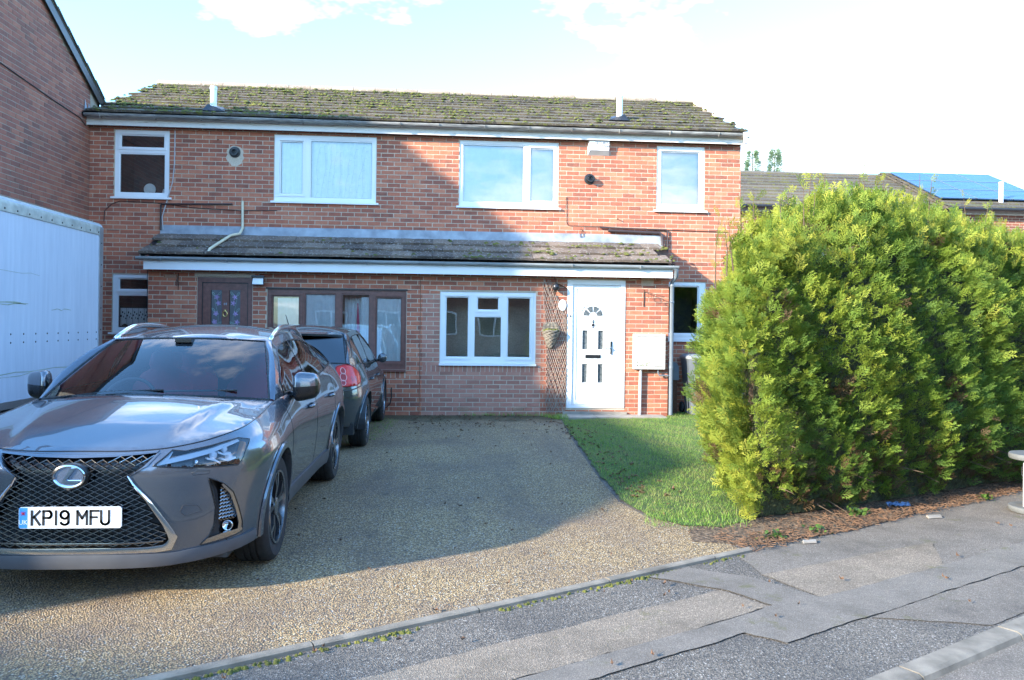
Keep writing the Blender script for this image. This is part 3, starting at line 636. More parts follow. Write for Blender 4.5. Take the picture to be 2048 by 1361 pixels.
# ---------------------------------------------------------------- main roof
SL = R(23.2); EV = (13.88, 5.015); RL = 3.72
for hh, xa, xb in ((HL, XL - .02, XS), (HR, XS, XR + .06)):
    y1, z1 = EV[0] + RL * math.cos(SL), EV[1] + RL * math.sin(SL)
    m = MB(); m.add([(xa, EV[0] + .03, EV[1] - .012), (xb, EV[0] + .03, EV[1] - .012), (xb, y1, z1 - .03), (xa, y1, z1 - .03)], [(0, 1, 2, 3)])
    m.add([(xa, y1, z1 - .03), (xb, y1, z1 - .03), (xb, y1 + 3.6, EV[1]), (xa, y1 + 3.6, EV[1])], [(0, 1, 2, 3)])
    rf = m.build('roof', 'black_plastic', hh); hh['roofname'] = 1
    ctr = (xa + xb) / 2
    tile_roof(rf, XL - .02, XR + .08, EV, SL, RL, .335, .30, 'tile_main', cond=(lambda x: x < XS) if hh is HL else (lambda x: x >= XS), th=.038)
    x = xa
    while x < xb - .05:
        e = min(x + .45, xb + .04); m = MB(); pr = [(.13 * math.cos(w), .10 * math.sin(w)) for w in [math.pi * i / 8 for i in range(9)]] + [(-.11, -.03), (.11, -.03)]
        k = len(pr); v = [(x + .004, y1 + a, z1 + b - .02) for a, b in pr] + [(e - .004, y1 + a, z1 + b - .02 + rnd.uniform(-.006, .006)) for a, b in pr]
        m.add(v, [tuple(range(k)), tuple(range(2 * k - 1, k - 1, -1))] + [(j, k + j, k + (j + 1) % k, (j + 1) % k) for j in range(k)], rnd.random()); m.build('ridge_tile', 'tile_ridge', rf, True, auto=50); x = e
    def mf(xa=xa, xb=xb, left=hh is HL):
        r = min(11, int(abs(rnd.gauss(0, 1)) * 3.2)) if rnd.random() < .35 else rnd.randrange(0, 12)
        r = 11 - r if rnd.random() < .55 else r; s = r * .335 + rnd.uniform(-.02, .12)
        x = rnd.uniform(xa + .03, xb - .02)
        if math.sin(x * 2.3 + r) + math.sin(x * 5.1 + r * 2.) + rnd.uniform(-1, 1) * (1.6) < (-.2 if left else .45): return None
        if s < 0 or s > RL: return None
        return (x, EV[0] + s * math.cos(SL) - .006, EV[1] + s * math.sin(SL) + .036)
    moss(rf, 2900 if hh is HL else 2000, mf, .012, .042, .55)
    gutter(hh, xa + (.0 if hh is HL else 0), xb - (.0 if hh is HL else .01), EV[0] - .025, EV[1] - .04, .058, 'gutter_old', .82)
    MB().box(xa, xb - (0 if hh is HL else .06), EV[0] + .075, EV[0] + .10, EV[1] - .205, EV[1] - .03).build('fascia', 'fascia_white', hh)
    MB().box(xa, xb - (0 if hh is HL else .06), EV[0] + .10, YM + .0, EV[1] - .19, EV[1] - .175).build('soffit', 'brown_dark', hh)
vb = MB(); vb.add([(XR + .02, EV[0] + .03, EV[1] - .19), (XR + .02, EV[0] + .03, EV[1] - .02), (XR + .02, y1, z1 - .04), (XR + .02, y1, z1 - .2), (XR + .0, EV[0] + .03, EV[1] - .19), (XR + .0, EV[0] + .03, EV[1] - .02), (XR + .0, y1, z1 - .04), (XR + .0, y1, z1 - .2)], [(0, 3, 2, 1), (4, 5, 6, 7), (0, 1, 5, 4), (0, 4, 7, 3)]); vb.build('bargeboard', 'upvc_aged', HR)
ho = MB(); ho.lathe([(.045, 0), (.045, -.16)], (XR + .0, EV[0] - .025, EV[1] - .05), 'z', 14); ho.box(XR - .06, XR + .075, EV[0] - .085, EV[0] + .035, EV[1] - .1, EV[1] - .025); ho.build('gutter_outlet', 'upvc_aged', HR)
def flue(hh, x, y, ztop):
    zb = EV[1] + (y - EV[0]) * math.tan(SL); m = MB(); m.lathe([(.056, -.1), (.056, ztop - zb - .05), (.062, ztop - zb - .05), (.062, ztop - zb)], (x, y, zb), 'z', 18); f = m.build('flue_pipe', 'upvc', hh, True, auto=40)
    m = MB(); s = 1 if x > 0 else -1
    v = [(x - s * .24, y - .16, zb - .03), (x + s * .14, y - .18, zb - .03), (x + s * .14, y + .20, zb + .17), (x - s * .12, y + .22, zb + .13), (x + s * .10, y, zb + .13), (x - s * .10, y - .02, zb + .06)]
    m.add(v, [(0, 1, 4, 5), (1, 2, 4), (2, 3, 5, 4), (3, 0, 5)]); m.add([(p[0], p[1] + .004, p[2] - .012) for p in v], [(5, 4, 1, 0), (4, 2, 1), (4, 5, 3, 2), (5, 0, 3)]); m.build('flashing', 'black_plastic', f)
flue(HL, -4.12, 14.25, 5.60); flue(HR, 3.10, 14.62, 5.80)

# ---------------------------------------------------------------- porch roof across both houses
PS = R(24.5); PE = (13.17, 2.595); PL = .99
for hh, xa, xb in ((HL, -4.95, XS + .02), (HR, XS + .02, 3.80)):
    y1, z1 = PE[0] + PL * math.cos(PS), PE[1] + PL * math.sin(PS)
    m = MB(); m.add([(xa, PE[0] + .02, PE[1] - .012), (xb, PE[0] + .02, PE[1] - .012), (xb, y1, z1 - .02), (xa, y1, z1 - .02)], [(0, 1, 2, 3)])
    for xx in (xa + .03, xb - .03): m.add([(xx, PE[0] + .02, PE[1] - .012), (xx, y1, z1 - .02), (xx, y1, z1 - .16), (xx, PE[0] + .02, PE[1] - .10)], [(0, 1, 2, 3)])
    rf = m.build('porch_roof', 'black_plastic', hh)
    tile_roof(rf, -4.95, 3.82, PE, PS, PL - .02, .325, .333, 'tile_porch', cond=(lambda x: x < XS) if hh is HL else (lambda x: x >= XS), th=.042)
    def mf(xa=xa, xb=xb):
        x = rnd.uniform(xa, xb); r = rnd.randrange(0, 3); s = r * .325 + rnd.uniform(-.01, .05) if rnd.random() < .7 else rnd.uniform(0, .9)
        if (x < .2 and rnd.random() < .9) or math.sin(x * 4 + r * 2) + rnd.uniform(-1, 1) < .5: return None
        return (x, PE[0] + s * math.cos(PS), PE[1] + s * math.sin(PS) + .04)
    moss(rf, 950, mf, .012, .045, .5)
    gutter(hh, xa - .02, xb + (.0 if hh is HL else .02), PE[0] - .03, PE[1] - .045, .052, 'gutter_grey', 1.1)
    MB().box(max(xa, -4.876), min(xb, 3.735), PE[0] + .022, PE[0] + .045, 2.35, 2.535).build('fascia', 'upvc', hh); MB().box(max(xa, -4.876), min(xb, 3.735), PE[0] + .045, YP, 2.375, 2.39).build('soffit', 'upvc', hh)
    a, b = max(xa, -4.93), min(xb, 3.78); fl = MB(); n = 24    # lead flashing dressed over the top course
    for i in range(n):
        p, q = a + (b - a) * i / n, a + (b - a) * (i + 1) / n; j = [rnd.uniform(-.006, .006) for _ in range(2)]
        fl.add([(p, YM - .012, 3.165), (q, YM - .012, 3.165), (q, YM - .02, 3.0 + z1 - z1), (p, YM - .02, 3.0), (p, YM - .17, 2.985 - .0 + .0 - .075 + .02), (q, YM - .17, 2.93)], [(0, 3, 2, 1), (3, 4, 5, 2)])
    fl.build('flashing', 'lead', hh)
# rainwater pipes, cables and fixtures
def pipe(hh, path, r, mat, name='pipe', clips=(), n=10):
    p = MB().tube(path, r, n).build(name, mat, hh, True, auto=50)
    for c in clips: MB().lathe([(r + .006, -.016), (r + .006, .016)], c, 'z', 10).build('pipe_clip', mat, p)
    return p
pipe(HR, [(3.72, PE[0] - .03, 2.53), (3.79, PE[0] - .02, 2.50), (3.80, PE[0] + .02, 2.38), (3.775, YP - .055, 2.28), (3.775, YP - .055, .03)], .035, 'pipe_grey', 'downpipe', [(3.775, YP - .055, 2.24), (3.775, YP - .055, 1.95), (3.775, YP - .055, .84)])
pipe(HL, [(-3.556, YM - .045, 3.60), (-3.55, YM - .045, 3.14), (-3.58, YM - .12, 3.03), (-3.70, YM - .25, 2.98), (-3.87, PE[0] + .1, 2.70), (-3.88, PE[0] + .06, 2.64)], .024, 'pipe_cream', 'waste_pipe')
pipe(HL, [(-4.92, YM - .03, 3.07), (-4.92, YM - .03, 3.505), (-4.90, YM - .03, 3.52), (-3.73, YM - .03, 3.545)], .014, 'pipe_brown', 'overflow_pipe')
pipe(HR, [(2.65, YM - .035, 3.28), (3.86, YM - .035, 3.262), (3.875, YM - .035, 3.245), (3.885, YM - .035, 2.75)], .013, 'pipe_brown', 'overflow_pipe')
pipe(HR, [(2.80, YM - .05, 3.225), (3.72, YM - .05, 3.205), (3.775, YM - .05, 3.17), (3.78, YM - .06, 3.02), (3.79, YM - .06, 2.78)], .026, 'pipe_brown', 'waste_pipe')
pipe(HL, [(-4.705, YM - .012, 4.78), (-4.71, YM - .012, 4.2), (-4.735, YM - .012, 3.9), (-4.80, YM - .02, 3.66), (-4.90, YM - .02, 3.3), (-4.88, YM - .03, 3.08)], .009, 'cable_grey', 'cable', n=6)
pipe(HL, [(-5.86, YM - .01, 3.2), (-5.85, YM - .01, 3.38), (-5.74, YM - .01, 3.50), (-5.6, YM - .01, 3.555), (-4.94, YM - .01, 3.535), (-4.4, YM - .012, 3.47), (-3.6, YM - .012, 3.44), (-2.98, YM - .01, 3.455)], .006, 'cable_black', 'cable', n=6)
pipe(HR, [(2.045, YM - .015, 3.81), (2.055, YM - .012, 3.72), (2.06, YM - .012, 3.35), (2.10, YM - .012, 3.305), (2.6, YM - .012, 3.30), (3.8, YM - .012, 3.265), (5.0, YM - .012, 3.25)], .005, 'cable_black', 'cable', n=6)
pipe(HL, [(-.94, YP - .01, .47), (-.94, YP - .02, .30), (-.96, YP - .02, .2), (-1.03, YP - .02, .13)], .010, 'cable_black', 'cable', n=6)
pipe(HL, [(-4.885, YP - .008, 2.35), (-4.885, YP - .008, .0)], .006, 'cable_black', 'cable', n=6)
pipe(HR, [(2.30, YM - .02, 3.23), (2.30, YM - .03, 3.10), (2.36, YM - .03, 3.12), (2.36, YM - .02, 3.20), (2.31, YM - .02, 3.25)], .006, 'rust', 'iron_hook', n=6)
pipe(HR, [(2.97, YM, 3.44), (2.97, YM - .07, 3.44)], .008, 'rust', 'iron_pin', n=6)
pipe(HL, [(-3.99, YM, 4.65), (-3.985, YM - .06, 4.63)], .008, 'rust', 'iron_pin', n=6)
def boiler_flue(hh, x, z, pr):
    m = MB(); m.lathe([(.095, 0), (.095, -.012), (.075, -.02), (.062, -.02), (.062, -pr), (.045, -pr), (.045, -pr + .05)], (x, YM, z), 'y', 22); f = m.build('boiler_flue', 'black_plastic', hh, True, auto=40)
    m = MB(); m.tube([(x + .03 * math.cos(w), YM - pr + .01, z + .03 * math.sin(w)) for w in [i * .5236 for i in range(12)]], .006, 5, closed=True); m.build('flue_guard', 'dark_metal', f, True)
boiler_flue(HL, -3.705, 4.44, .06); boiler_flue(HR, 2.46, 4.14, .11)
mp_ = [(-3.70 + .15 * math.cos(w) * rnd.uniform(.8, 1.15), 4.40 + (.15 if math.sin(w) > 0 else .20) * math.sin(w) * rnd.uniform(.95, 1.05)) for w in [i * math.pi / 11 for i in range(22)]]; MB().prism(mp_, YM - .003, YM + .004).build('mortar_patch', 'mortar', HL)
# alarm box with its lettering
ab = MB(); ab.add([(2.42, YM, 4.56), (2.815, YM, 4.56), (2.815, YM, 4.81), (2.42, YM, 4.81), (2.45, YM - .09, 4.64), (2.785, YM - .09, 4.64), (2.80, YM - .10, 4.80), (2.435, YM - .10, 4.80)], [(4, 5, 6, 7), (7, 6, 2, 3), (0, 4, 7, 3), (5, 1, 2, 6)]); ab = ab.build('alarm_box', 'upvc', HR)
MB().add([(2.422, YM - .001, 4.561), (2.813, YM - .001, 4.561), (2.785, YM - .089, 4.641), (2.45, YM - .089, 4.641)], [(0, 1, 2, 3)]).build('strobe_cover', 'upvc_aged', ab)
tm = Matrix.Translation((2.675, YM - .1015, 4.766)) @ Matrix.Rotation(R(93.5), 4, 'X')
put_text('SECURITY', .06, 'black_plastic', ab, tm, .0008, 1.0); put_text('SYSTEM', .06, 'black_plastic', ab, Matrix.Translation((2.69, YM - .0985, 4.708)) @ Matrix.Rotation(R(93.5), 4, 'X'), .0008, 1.05)
# meter box with its pipes
mb_ = MB(); mb_.holes((3.12, 3.655, .81, 1.405), [(3.17, 3.61, .855, 1.365)], YP - .11, YP); mt = mb_.build('meter_box', 'upvc_aged', HR)
def mk_meter():
    t = NT('meter_door'); p = t.pos(); s3 = t.n('ShaderNodeSeparateXYZ'); t.l(p, s3.inputs[0])
    lo = t.n('ShaderNodeMapRange'); t.l(s3.outputs[2], lo.inputs[0]); t.set(lo, From_Min=1.02, From_Max=.85, To_Min=0., To_Max=.25)
    f = t.math('ADD', t.noise(p, 38., 4, .7), lo.outputs[0]); MT['meter_door'] = t.pbr(t.ramp(f, [(.66, (.78, .77, .73)), (.74, (.30, .30, .22))]), .5)
mk_meter()
MB().box(3.18, 3.60, YP - .104, YP - .05, .865, 1.355).build('meter_door', 'meter_door', mt)
pipe(HR, [(3.25, YP - .05, .82), (3.245, YP - .05, .4), (3.24, YP - .05, .02)], .026, 'upvc_aged', 'service_pipe')
pipe(HR, [(3.55, YP - .06, .81), (3.55, YP - .06, .74), (3.575, YP - .06, .705), (3.73, YP - .06, .70)], .014, 'pipe_grey', 'gas_pipe')
def air_brick(hh, r, mat, nx, nz):
    m = MB(); hs = []; x0, x1, z0, z1 = r
    for i in range(nx):
        for j in range(nz):
            cx_ = x0 + .02 + (x1 - x0 - .04) * (i + .5) / nx; cz_ = z0 + .012 + (z1 - z0 - .024) * (j + .5) / nz; hs.append((cx_ - .0065, cx_ + .0065, cz_ - .0065, cz_ + .0065))
    m.holes((x0 + .005, x1 - .005, z0 + .004, z1 - .004), hs, YP - .002, YP + .03); a = m.build('air_brick', mat, hh); MB().box(x0, x1, YP + .03, YP + .04, z0, z1).build('vent_backing', 'room', a)
air_brick(HR, vents[0], 'vent_cream', 8, 5); air_brick(HR, vents[1], 'vent_clay', 9, 3); air_brick(HR, vents[2], 'vent_clay', 9, 3); air_brick(HL, vents[3], 'vent_clay', 9, 3)
# floodlight, bulkhead lamp, iron brackets, oval number plaque
f = MB(); f.add([(-3.19, YP - .13, 2.26), (-3.01, YP - .13, 2.26), (-3.0, YP - .17, 2.13), (-3.20, YP - .17, 2.13), (-3.17, YP - .06, 2.24), (-3.03, YP - .06, 2.24), (-3.03, YP - .09, 2.12), (-3.17, YP - .09, 2.12)], [(0, 1, 5, 4), (4, 5, 6, 7), (0, 4, 7, 3), (1, 2, 6, 5), (3, 7, 6, 2)]); f.bar((-3.1, YP, 2.2), (-3.1, YP - .08, 2.19), .03); f.box(-3.20, -3.0, YP - .175, YP - .125, 2.255, 2.285); fo = f.build('floodlight', 'dark_metal', HL)
MB().add([(-3.18, YP - .134, 2.25), (-3.02, YP - .134, 2.25), (-3.012, YP - .166, 2.14), (-3.188, YP - .166, 2.14)], [(3, 2, 1, 0)]).build('reflector_glass', 'plate_white', fo)
l = MB(); l.lathe([(.03, -.06), (.055, -.04), (.062, 0), (.055, .04), (.03, .06), (.015, .08)], (1.78, YP - .09, 2.175), 'z', 16); l.tube([(1.78, YP - .09, 2.25), (1.76, YP - .02, 2.36), (1.76, YP, 2.38)], .005, 5); l.tube([(1.80, YP - .05, 2.24), (1.9, YP - .02, 2.20), (1.98, YP - .02, 2.15)], .006, 5); l.build('porch_lamp', 'dark_metal', HR, True, auto=50)
def bracket(hh, x, z, s):
    m = MB(); m.bar((x, YP - .006, z - .26), (x, YP - .006, z + .02), .018, .008); p0 = Vector((x, YP - .01, z)); dd = Vector((s * .75, -.62, -.22)).normalized()
    m.tube([p0, p0 + dd * .2, p0 + dd * .42], .007, 6)
    for c, rr in ((.12, .035), (.22, .03), (.37, .028)):
        cc = p0 + dd * c - Vector((0, 0, .055)); m.tube([cc + dd * (rr * math.cos(w)) + Vector((0, 0, rr * math.sin(w))) for w in [i * .6283 for i in range(10)]], .0045, 5, closed=True)
    m.build('iron_bracket', 'rust', hh, True)
bracket(HR, 3.30, 2.13, .8); bracket(HL, -4.40, 2.29, .2)
ov = MB(); ov.lathe([(.001, -.012), (.9, -.012), (1., -.006), (1., 0)], (0, 0, 0), 'y', 28, cap=False); ov.v = [(1.905 + x * .067, YP - .02 + y, 1.872 + z * .095) for x, y, z in ov.v]; ovo = ov.build('number_plaque', 'upvc', HR, True, auto=40); put_text('43', .06, 'cable_grey', ovo, Matrix.Translation((1.925, YP - .0335, 1.885)) @ Matrix.Rotation(R(90), 4, 'X'), .0008)

# ---------------------------------------------------------------- left: the gable-ended house that stands forward
XG = XL; RK = .54
def rake(y): return 5.36 + RK * (14.46 - y) if y > 11.33 else 5.36 + RK * (14.46 - 11.33) - RK * (11.33 - y)
GH = empty('gable_house', (-9., 11.2, 0), "tall brown brick gable end with dark verge above the parked box trailer", 'house')
gy0, gy1 = 8.95, 14.46
m = MB(); m.add([(XG - .004, gy0, 0), (XG - .004, gy1, 0), (XG - .004, gy1, rake(gy1)), (XG - .004, 11.33, rake(11.33)), (XG - .004, gy0, rake(gy0))], [(0, 1, 2, 3, 4)]); m.add([(XG - .004, gy0, 0), (XG - 6.3, gy0, 0), (XG - 6.3, gy0, rake(gy0)), (XG - .004, gy0, rake(gy0))], [(0, 3, 2, 1)])
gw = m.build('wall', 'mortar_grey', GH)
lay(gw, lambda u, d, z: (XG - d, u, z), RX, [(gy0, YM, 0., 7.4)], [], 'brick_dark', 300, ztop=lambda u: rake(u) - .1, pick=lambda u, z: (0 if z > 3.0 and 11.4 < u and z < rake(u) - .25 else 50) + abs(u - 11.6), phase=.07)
rm = MB()
for ya, yb in ((14.55, 11.33), (11.33, 8.9)):
    a, b = rake(ya) + .05, rake(yb) + .05
    rm.add([(XG + .06, ya, a), (XG + .06, yb, b), (XG - 6.6, yb, b), (XG - 6.6, ya, a), (XG + .06, ya, a - .05), (XG + .06, yb, b - .05), (XG - 6.6, yb, b - .05), (XG - 6.6, ya, a - .05)], [(0, 1, 2, 3), (7, 6, 5, 4), (0, 4, 5, 1)])
gr = rm.build('roof', 'tile_main', GH)
m = MB(); n = 18       # verge tiles, a stepped dark edge
for i in range(n):
    y = 14.5 - i * .335
    if y < 11.4: break
    z = rake(y) + .055; z2 = rake(y - .36) + .055
    q = MB().add([(XG + .075, y, z), (XG + .075, y - .36, z2 + .028), (XG - .25, y - .36, z2 + .028), (XG - .25, y, z), (XG + .075, y, z - .03), (XG + .075, y - .36, z2 - .01)], [(0, 1, 2, 3), (0, 4, 5, 1)], rnd.random()); q.build('verge_tile', 'tile_main', gr)
MB().add([(XG + .055, y, rake(y) + dz) for y, dz in ((14.5, .0), (11.33, .0), (8.92, .0), (8.92, -.17), (11.33, -.17), (14.5, -.17))], [(0, 5, 4, 1), (1, 4, 3, 2)]).build('bargeboard', 'black_plastic', GH)
fs = MB()
for i in range(3): fs.add([(XG + .012, 13.85 + i * .13, 5.02 + i * .02), (XG + .012, 13.98 + i * .13, 5.02 + i * .02), (XG + .012, 13.87 + i * .13, 5.22 - i * .03)], [(0, 1, 2)]); fs.add([(XG + .012, 13.76 , 4.98), (XG + .012, 14.3, 5.2), (XG + .012, 14.3, 5.1), (XG + .012, 13.8, 4.9)], [(0, 3, 2, 1)])
fs.build('stepped_flashing', 'lead', GH)
pipe(GH, [(XG + .01, 9.1, 5.08), (XG + .01, 11.36, 5.0), (XG + .012, 12.8, 4.90), (XG + .01, 13.7, 4.86), (XG + .012, 13.9, 4.78)], .008, 'cable_black', 'cable', n=6)

# ---------------------------------------------------------------- houses that stand out of the frame or far behind
def simple_house(label, ox, oy, rz, w, dpt, eave, pitch, name='house', wins=True, roofm='tile_main', gable=None, group=None):
    h = empty(name, (ox, oy, 0), label, 'house', group, rz)
    m = MB(); rz_ = eave + dpt / 2 * pitch
    m.add([(0, 0, 0), (w, 0, 0), (w, dpt, 0), (0, dpt, 0), (0, 0, eave), (w, 0, eave), (w, dpt, eave), (0, dpt, eave), (0, dpt / 2, rz_), (w, dpt / 2, rz_)], [(0, 1, 5, 4), (2, 3, 7, 6), (1, 2, 6, 9, 5), (3, 0, 4, 8, 7)]); m.build('wall', 'far_brick', h, local=True)
    m = MB(); o = .28; dz = o * pitch
    for s, ya, yb in ((0, -o, dpt / 2), (1, dpt + o, dpt / 2)):
        za, zb = eave - dz + .06, rz_ + .06
        v = [(-.12, ya, za), (w + .12, ya, za), (w + .12, yb, zb), (-.12, yb, zb)]; v += [(x, y, z - .06) for x, y, z in v]
        m.add(v, [(0, 1, 2, 3), (7, 6, 5, 4), (0, 4, 5, 1), (1, 5, 6, 2), (3, 7, 4, 0)] if s == 0 else [(3, 2, 1, 0), (4, 5, 6, 7), (1, 5, 4, 0), (2, 6, 5, 1), (0, 4, 7, 3)])
    m.build('roof', roofm, h, local=True)
    for ya in (-o - .03, dpt + o + .03):
        MB().tube([(-.1, ya, eave - dz + .02), (w + .1, ya, eave - dz + .02)], .05, 8).build('gutter', 'black_plastic', h, local=True)
    for ya, s in ((-.02, -1), (dpt + .02, 1)):
        MB().box(0, w, ya - .02 if s < 0 else ya, ya if s < 0 else ya + .02, eave - .22, eave - .03).build('fascia', 'white_paint', h, local=True)
        if wins:
            k = max(1, int(w / 2.6))
            for i in range(k):
                for z0 in (.95, 3.55):
                    cxx = w * (i + .5) / k; f = MB().holes((cxx - .75, cxx + .75, z0, z0 + 1.15), [(cxx - .68, cxx - .04, z0 + .08, z0 + 1.07), (cxx + .04, cxx + .68, z0 + .08, z0 + 1.07)], ya - .01, ya + .012, True).build('window', 'upvc', h, local=True)
                    MB().box(cxx - .7, cxx + .7, ya - .004, ya + .004, z0 + .05, z0 + 1.1).build('pane', 'car_glass_dark', f, local=True)
    return h
# shade comes from these two houses left of the drive
simple_house("brick house with a low roof left of the box trailer, beyond the picture edge", -6.11, 3.75, R(90), 5.2, 7., 3.75, .38, wins=False)
g2 = MB(); g2.add([(-5.85, 2.27, 0), (-5.85, 2.27, 3.0), (-5.85, 3.75, 3.70), (-5.85, 3.75, 0), (-9.5, 2.27, 0), (-9.5, 2.27, 3.0), (-9.5, 3.75, 3.70), (-9.5, 3.75, 0)], [(0, 3, 2, 1), (0, 1, 5, 4), (1, 2, 6, 5), (4, 5, 6, 7)])  # unseen lean-to, added and sloped to shape the front of the drive shadow
_h = [o for o in COL.objects if o.name.startswith('house') and o.parent is None][-1]; g2.build('shade_lean_to', 'far_brick', _h)
simple_house("brick house behind the viewer on the left, beyond the picture edge", -11.95, -3.29, R(164.5), 8., 7., 4.9, .30)
simple_house("long brick terrace across the road behind the viewer", -7.0, -19.5, R(0), 21., 7., 4.9, .45)
simple_house("brick terrace across the road behind the viewer to the right", 19., -11., R(60), 18., 7., 4.9, .45)
# ---------------------------------------------------------------- cars
def mk_paint(name, col, metal=.55, rough=.32, flake=.03):
    t = NT(name); v = t.obj(); c = t.ramp(t.noise(v, 900., 2), [(.35, tuple(x * (1 - flake * 8) for x in col)), (.65, tuple(x * (1 + flake * 8) for x in col))])
    MT[name] = t.pbr(c, rough, metal, None); q = t.bsdf.inputs; q['Coat Weight'].default_value = 1.; q['Coat Roughness'].default_value = .02; q['Coat IOR'].default_value = 1.6
mk_paint('paint_grey', (.13, .146, .172), .65, .24); mk_paint('paint_slate', (.07, .078, .088), .5, .26)
plain('tyre', (.022, .022, .024), .8, var=.3, scale=30., bump=.002, bscale=200., world=False); plain('rim', (.30, .31, .33), .25, .9, var=.05, world=False)
plain('rim_dark', (.06, .06, .065), .35, .7, world=False); plain('trim_black', (.012, .012, .013), .28, var=.2, world=False); plain('trim_matt', (.03, .031, .034), .55, var=.2, world=False)
plain('chrome_dark', (.34, .35, .37), .16, 1., var=.03, world=False); plain('chrome_bright', (.72, .73, .75), .10, 1., var=.02, world=False)
plain('seat_red', (.40, .02, .03), .55, world=False); plain('lens_white', (.85, .88, .92), .12, var=.02, world=False); plain('lens_amber', (.55, .20, .03), .2, world=False)
plain('plate_yellowless', (.80, .82, .84), .35, var=.02, world=False); plain('plate_ink', (.008, .008, .01), .5, world=False); plain('plate_blue', (.05, .28, .72), .4, world=False); plain('flag_red', (.6, .03, .05), .4, world=False)
plain('lens_red', (.65, .014, .014), .12, var=.15, scale=20., world=False); plain('lens_red_dark', (.32, .015, .015), .15, world=False); plain('lens_pink', (.75, .42, .40), .15, world=False)
plain('badge_blue', (.45, .52, .66), .12, .9, world=False); plain('cladding', (.075, .078, .088), .42, world=False)
def crs(xs, ys, x):
    n = len(xs)
    if x <= xs[0]: return ys[0]
    if x >= xs[-1]: return ys[-1]
    i = 0
    while xs[i + 1] < x: i += 1
    h = xs[i + 1] - xs[i]; t = (x - xs[i]) / h
    def mm(k):
        if k == 0: return (ys[1] - ys[0]) / (xs[1] - xs[0])
        if k == n - 1: return (ys[-1] - ys[-2]) / (xs[-1] - xs[-2])
        return (ys[k + 1] - ys[k - 1]) / (xs[k + 1] - xs[k - 1])
    m0, m1 = mm(i) * h, mm(i + 1) * h; t2 = t * t; t3 = t2 * t
    return (2 * t3 - 3 * t2 + 1) * ys[i] + (t3 - 2 * t2 + t) * m0 + (-2 * t3 + 3 * t2) * ys[i + 1] + (t3 - t2) * m1
class Skin:
    """body side as a function of a (length round the plan outline, from nose centre) and z"""
    def __init__(s, pts, zmid=.70, ptop=2.0):
        s.p = pts; s.zmid = zmid; s.ptop = ptop; s.A = [0.]
        for i in range(1, len(pts)): s.A.append(s.A[-1] + math.hypot(pts[i][0] - pts[i - 1][0], pts[i][1] - pts[i - 1][1]))
        s.L = s.A[-1]; s.c = [[q[k] for q in pts] for k in range(6)]
    def g(s, k, a): return crs(s.A, s.c[k], a)
    def plan(s, a):
        e = .01; x, y = s.g(0, a), s.g(1, a); a0, a1 = max(0, a - e), min(s.L, a + e)
        dx, dy = s.g(0, a1) - s.g(0, a0), s.g(1, a1) - s.g(1, a0); l = math.hypot(dx, dy)
        if a < 1e-6: return x, y, 0., -1.
        if a > s.L - 1e-6: return x, y, 0., 1.
        return x, y, dy / l, -dx / l
    def inset(s, a, z):
        if z > s.zmid: return s.g(4, a) * max(0, (z - s.zmid) / max(.05, s.g(2, a) - s.zmid)) ** s.ptop
        return s.g(5, a) * max(0, (s.zmid - z) / (s.zmid - s.g(3, a))) ** 1.6
    def P(s, a, z, off=0.):
        x, y, nx, ny = s.plan(a); d = s.inset(a, z) - off; return (x - nx * d, y - ny * d, z)
    def aY(s, y, a0=.6):
        lo, hi = a0, s.L - a0
        for _ in range(40):
            m = (lo + hi) / 2
            if s.g(1, m) < y: lo = m
            else: hi = m
        return lo
def cdt2(outer, holes, sx, sy, fn):
    V, Ed = [], []
    def dens(P):
        r = []
        for i in range(len(P)):
            a, b = P[i], P[(i + 1) % len(P)]; n = max(1, int(max(abs(b[0] - a[0]) / sx, abs(b[1] - a[1]) / sy) + .5))
            r += [(a[0] + (b[0] - a[0]) * k / n, a[1] + (b[1] - a[1]) * k / n) for k in range(n)]
        return r
    outer = dens(outer); hs = [dens(h) for h in holes]
    for P in [outer] + hs:
        o = len(V); V += [Vector(p) for p in P]; Ed += [(o + i, o + (i + 1) % len(P)) for i in range(len(P))]
    xs = [p[0] for p in outer]; ys = [p[1] for p in outer]; bx = np.array([[p.x, p.y] for p in V])
    nx, ny = int((max(xs) - min(xs)) / sx), int((max(ys) - min(ys)) / sy)
    for i in range(1, nx + 1):
        for j in range(1, ny + 1):
            p = (min(xs) + (i - .5) * sx, min(ys) + (j - .5) * sy)
            if not inpoly(*p, outer) or any(inpoly(*p, h) for h in hs): continue
            d = np.abs(bx - np.array(p)); 
            if ((d[:, 0] / sx) ** 2 + (d[:, 1] / sy) ** 2).min() < .2: continue
            V.append(Vector(p))
    r = delaunay_2d_cdt(V, Ed, [], 0, 1e-6); vs, fs = r[0], r[2]; out = []
    for f in fs:
        c = sum((vs[i] for i in f), Vector((0, 0))) / len(f)
        if inpoly(c.x, c.y, outer) and not any(inpoly(c.x, c.y, h) for h in hs): out.append(tuple(f))
    return [fn(v.x, v.y) for v in vs], out
def mirror(mb):
    n = len(mb.v); m = MB(); m.v = mb.v + [(-x, y, z) for x, y, z in mb.v]; m.f = mb.f + [tuple(n + i for i in f[::-1]) for f in mb.f]; return m
def mbuild(m, name, mat, parent, smooth=False, local=True, auto=None, w=True):
    """a half and its mirror image: one mesh when they meet in the middle, two objects when they do not"""
    if min(v[0] for v in m.v) < .004: o = mirror(m).build(name, mat, parent, smooth, local=local); return fin(o, auto, w)
    o = m.build(name, mat, parent, smooth, local=local); q = MB(); q.v = [(-x, y, z) for x, y, z in m.v]; q.f = [f[::-1] for f in m.f]
    fin(q.build(name, mat, parent, smooth, local=local), auto, w, 1); return fin(o, auto, w)
def fin(o, auto, w, side=0):
    if w: weld(o)
    if auto is not None: o.data.set_sharp_from_angle(angle=R(auto))
    return o
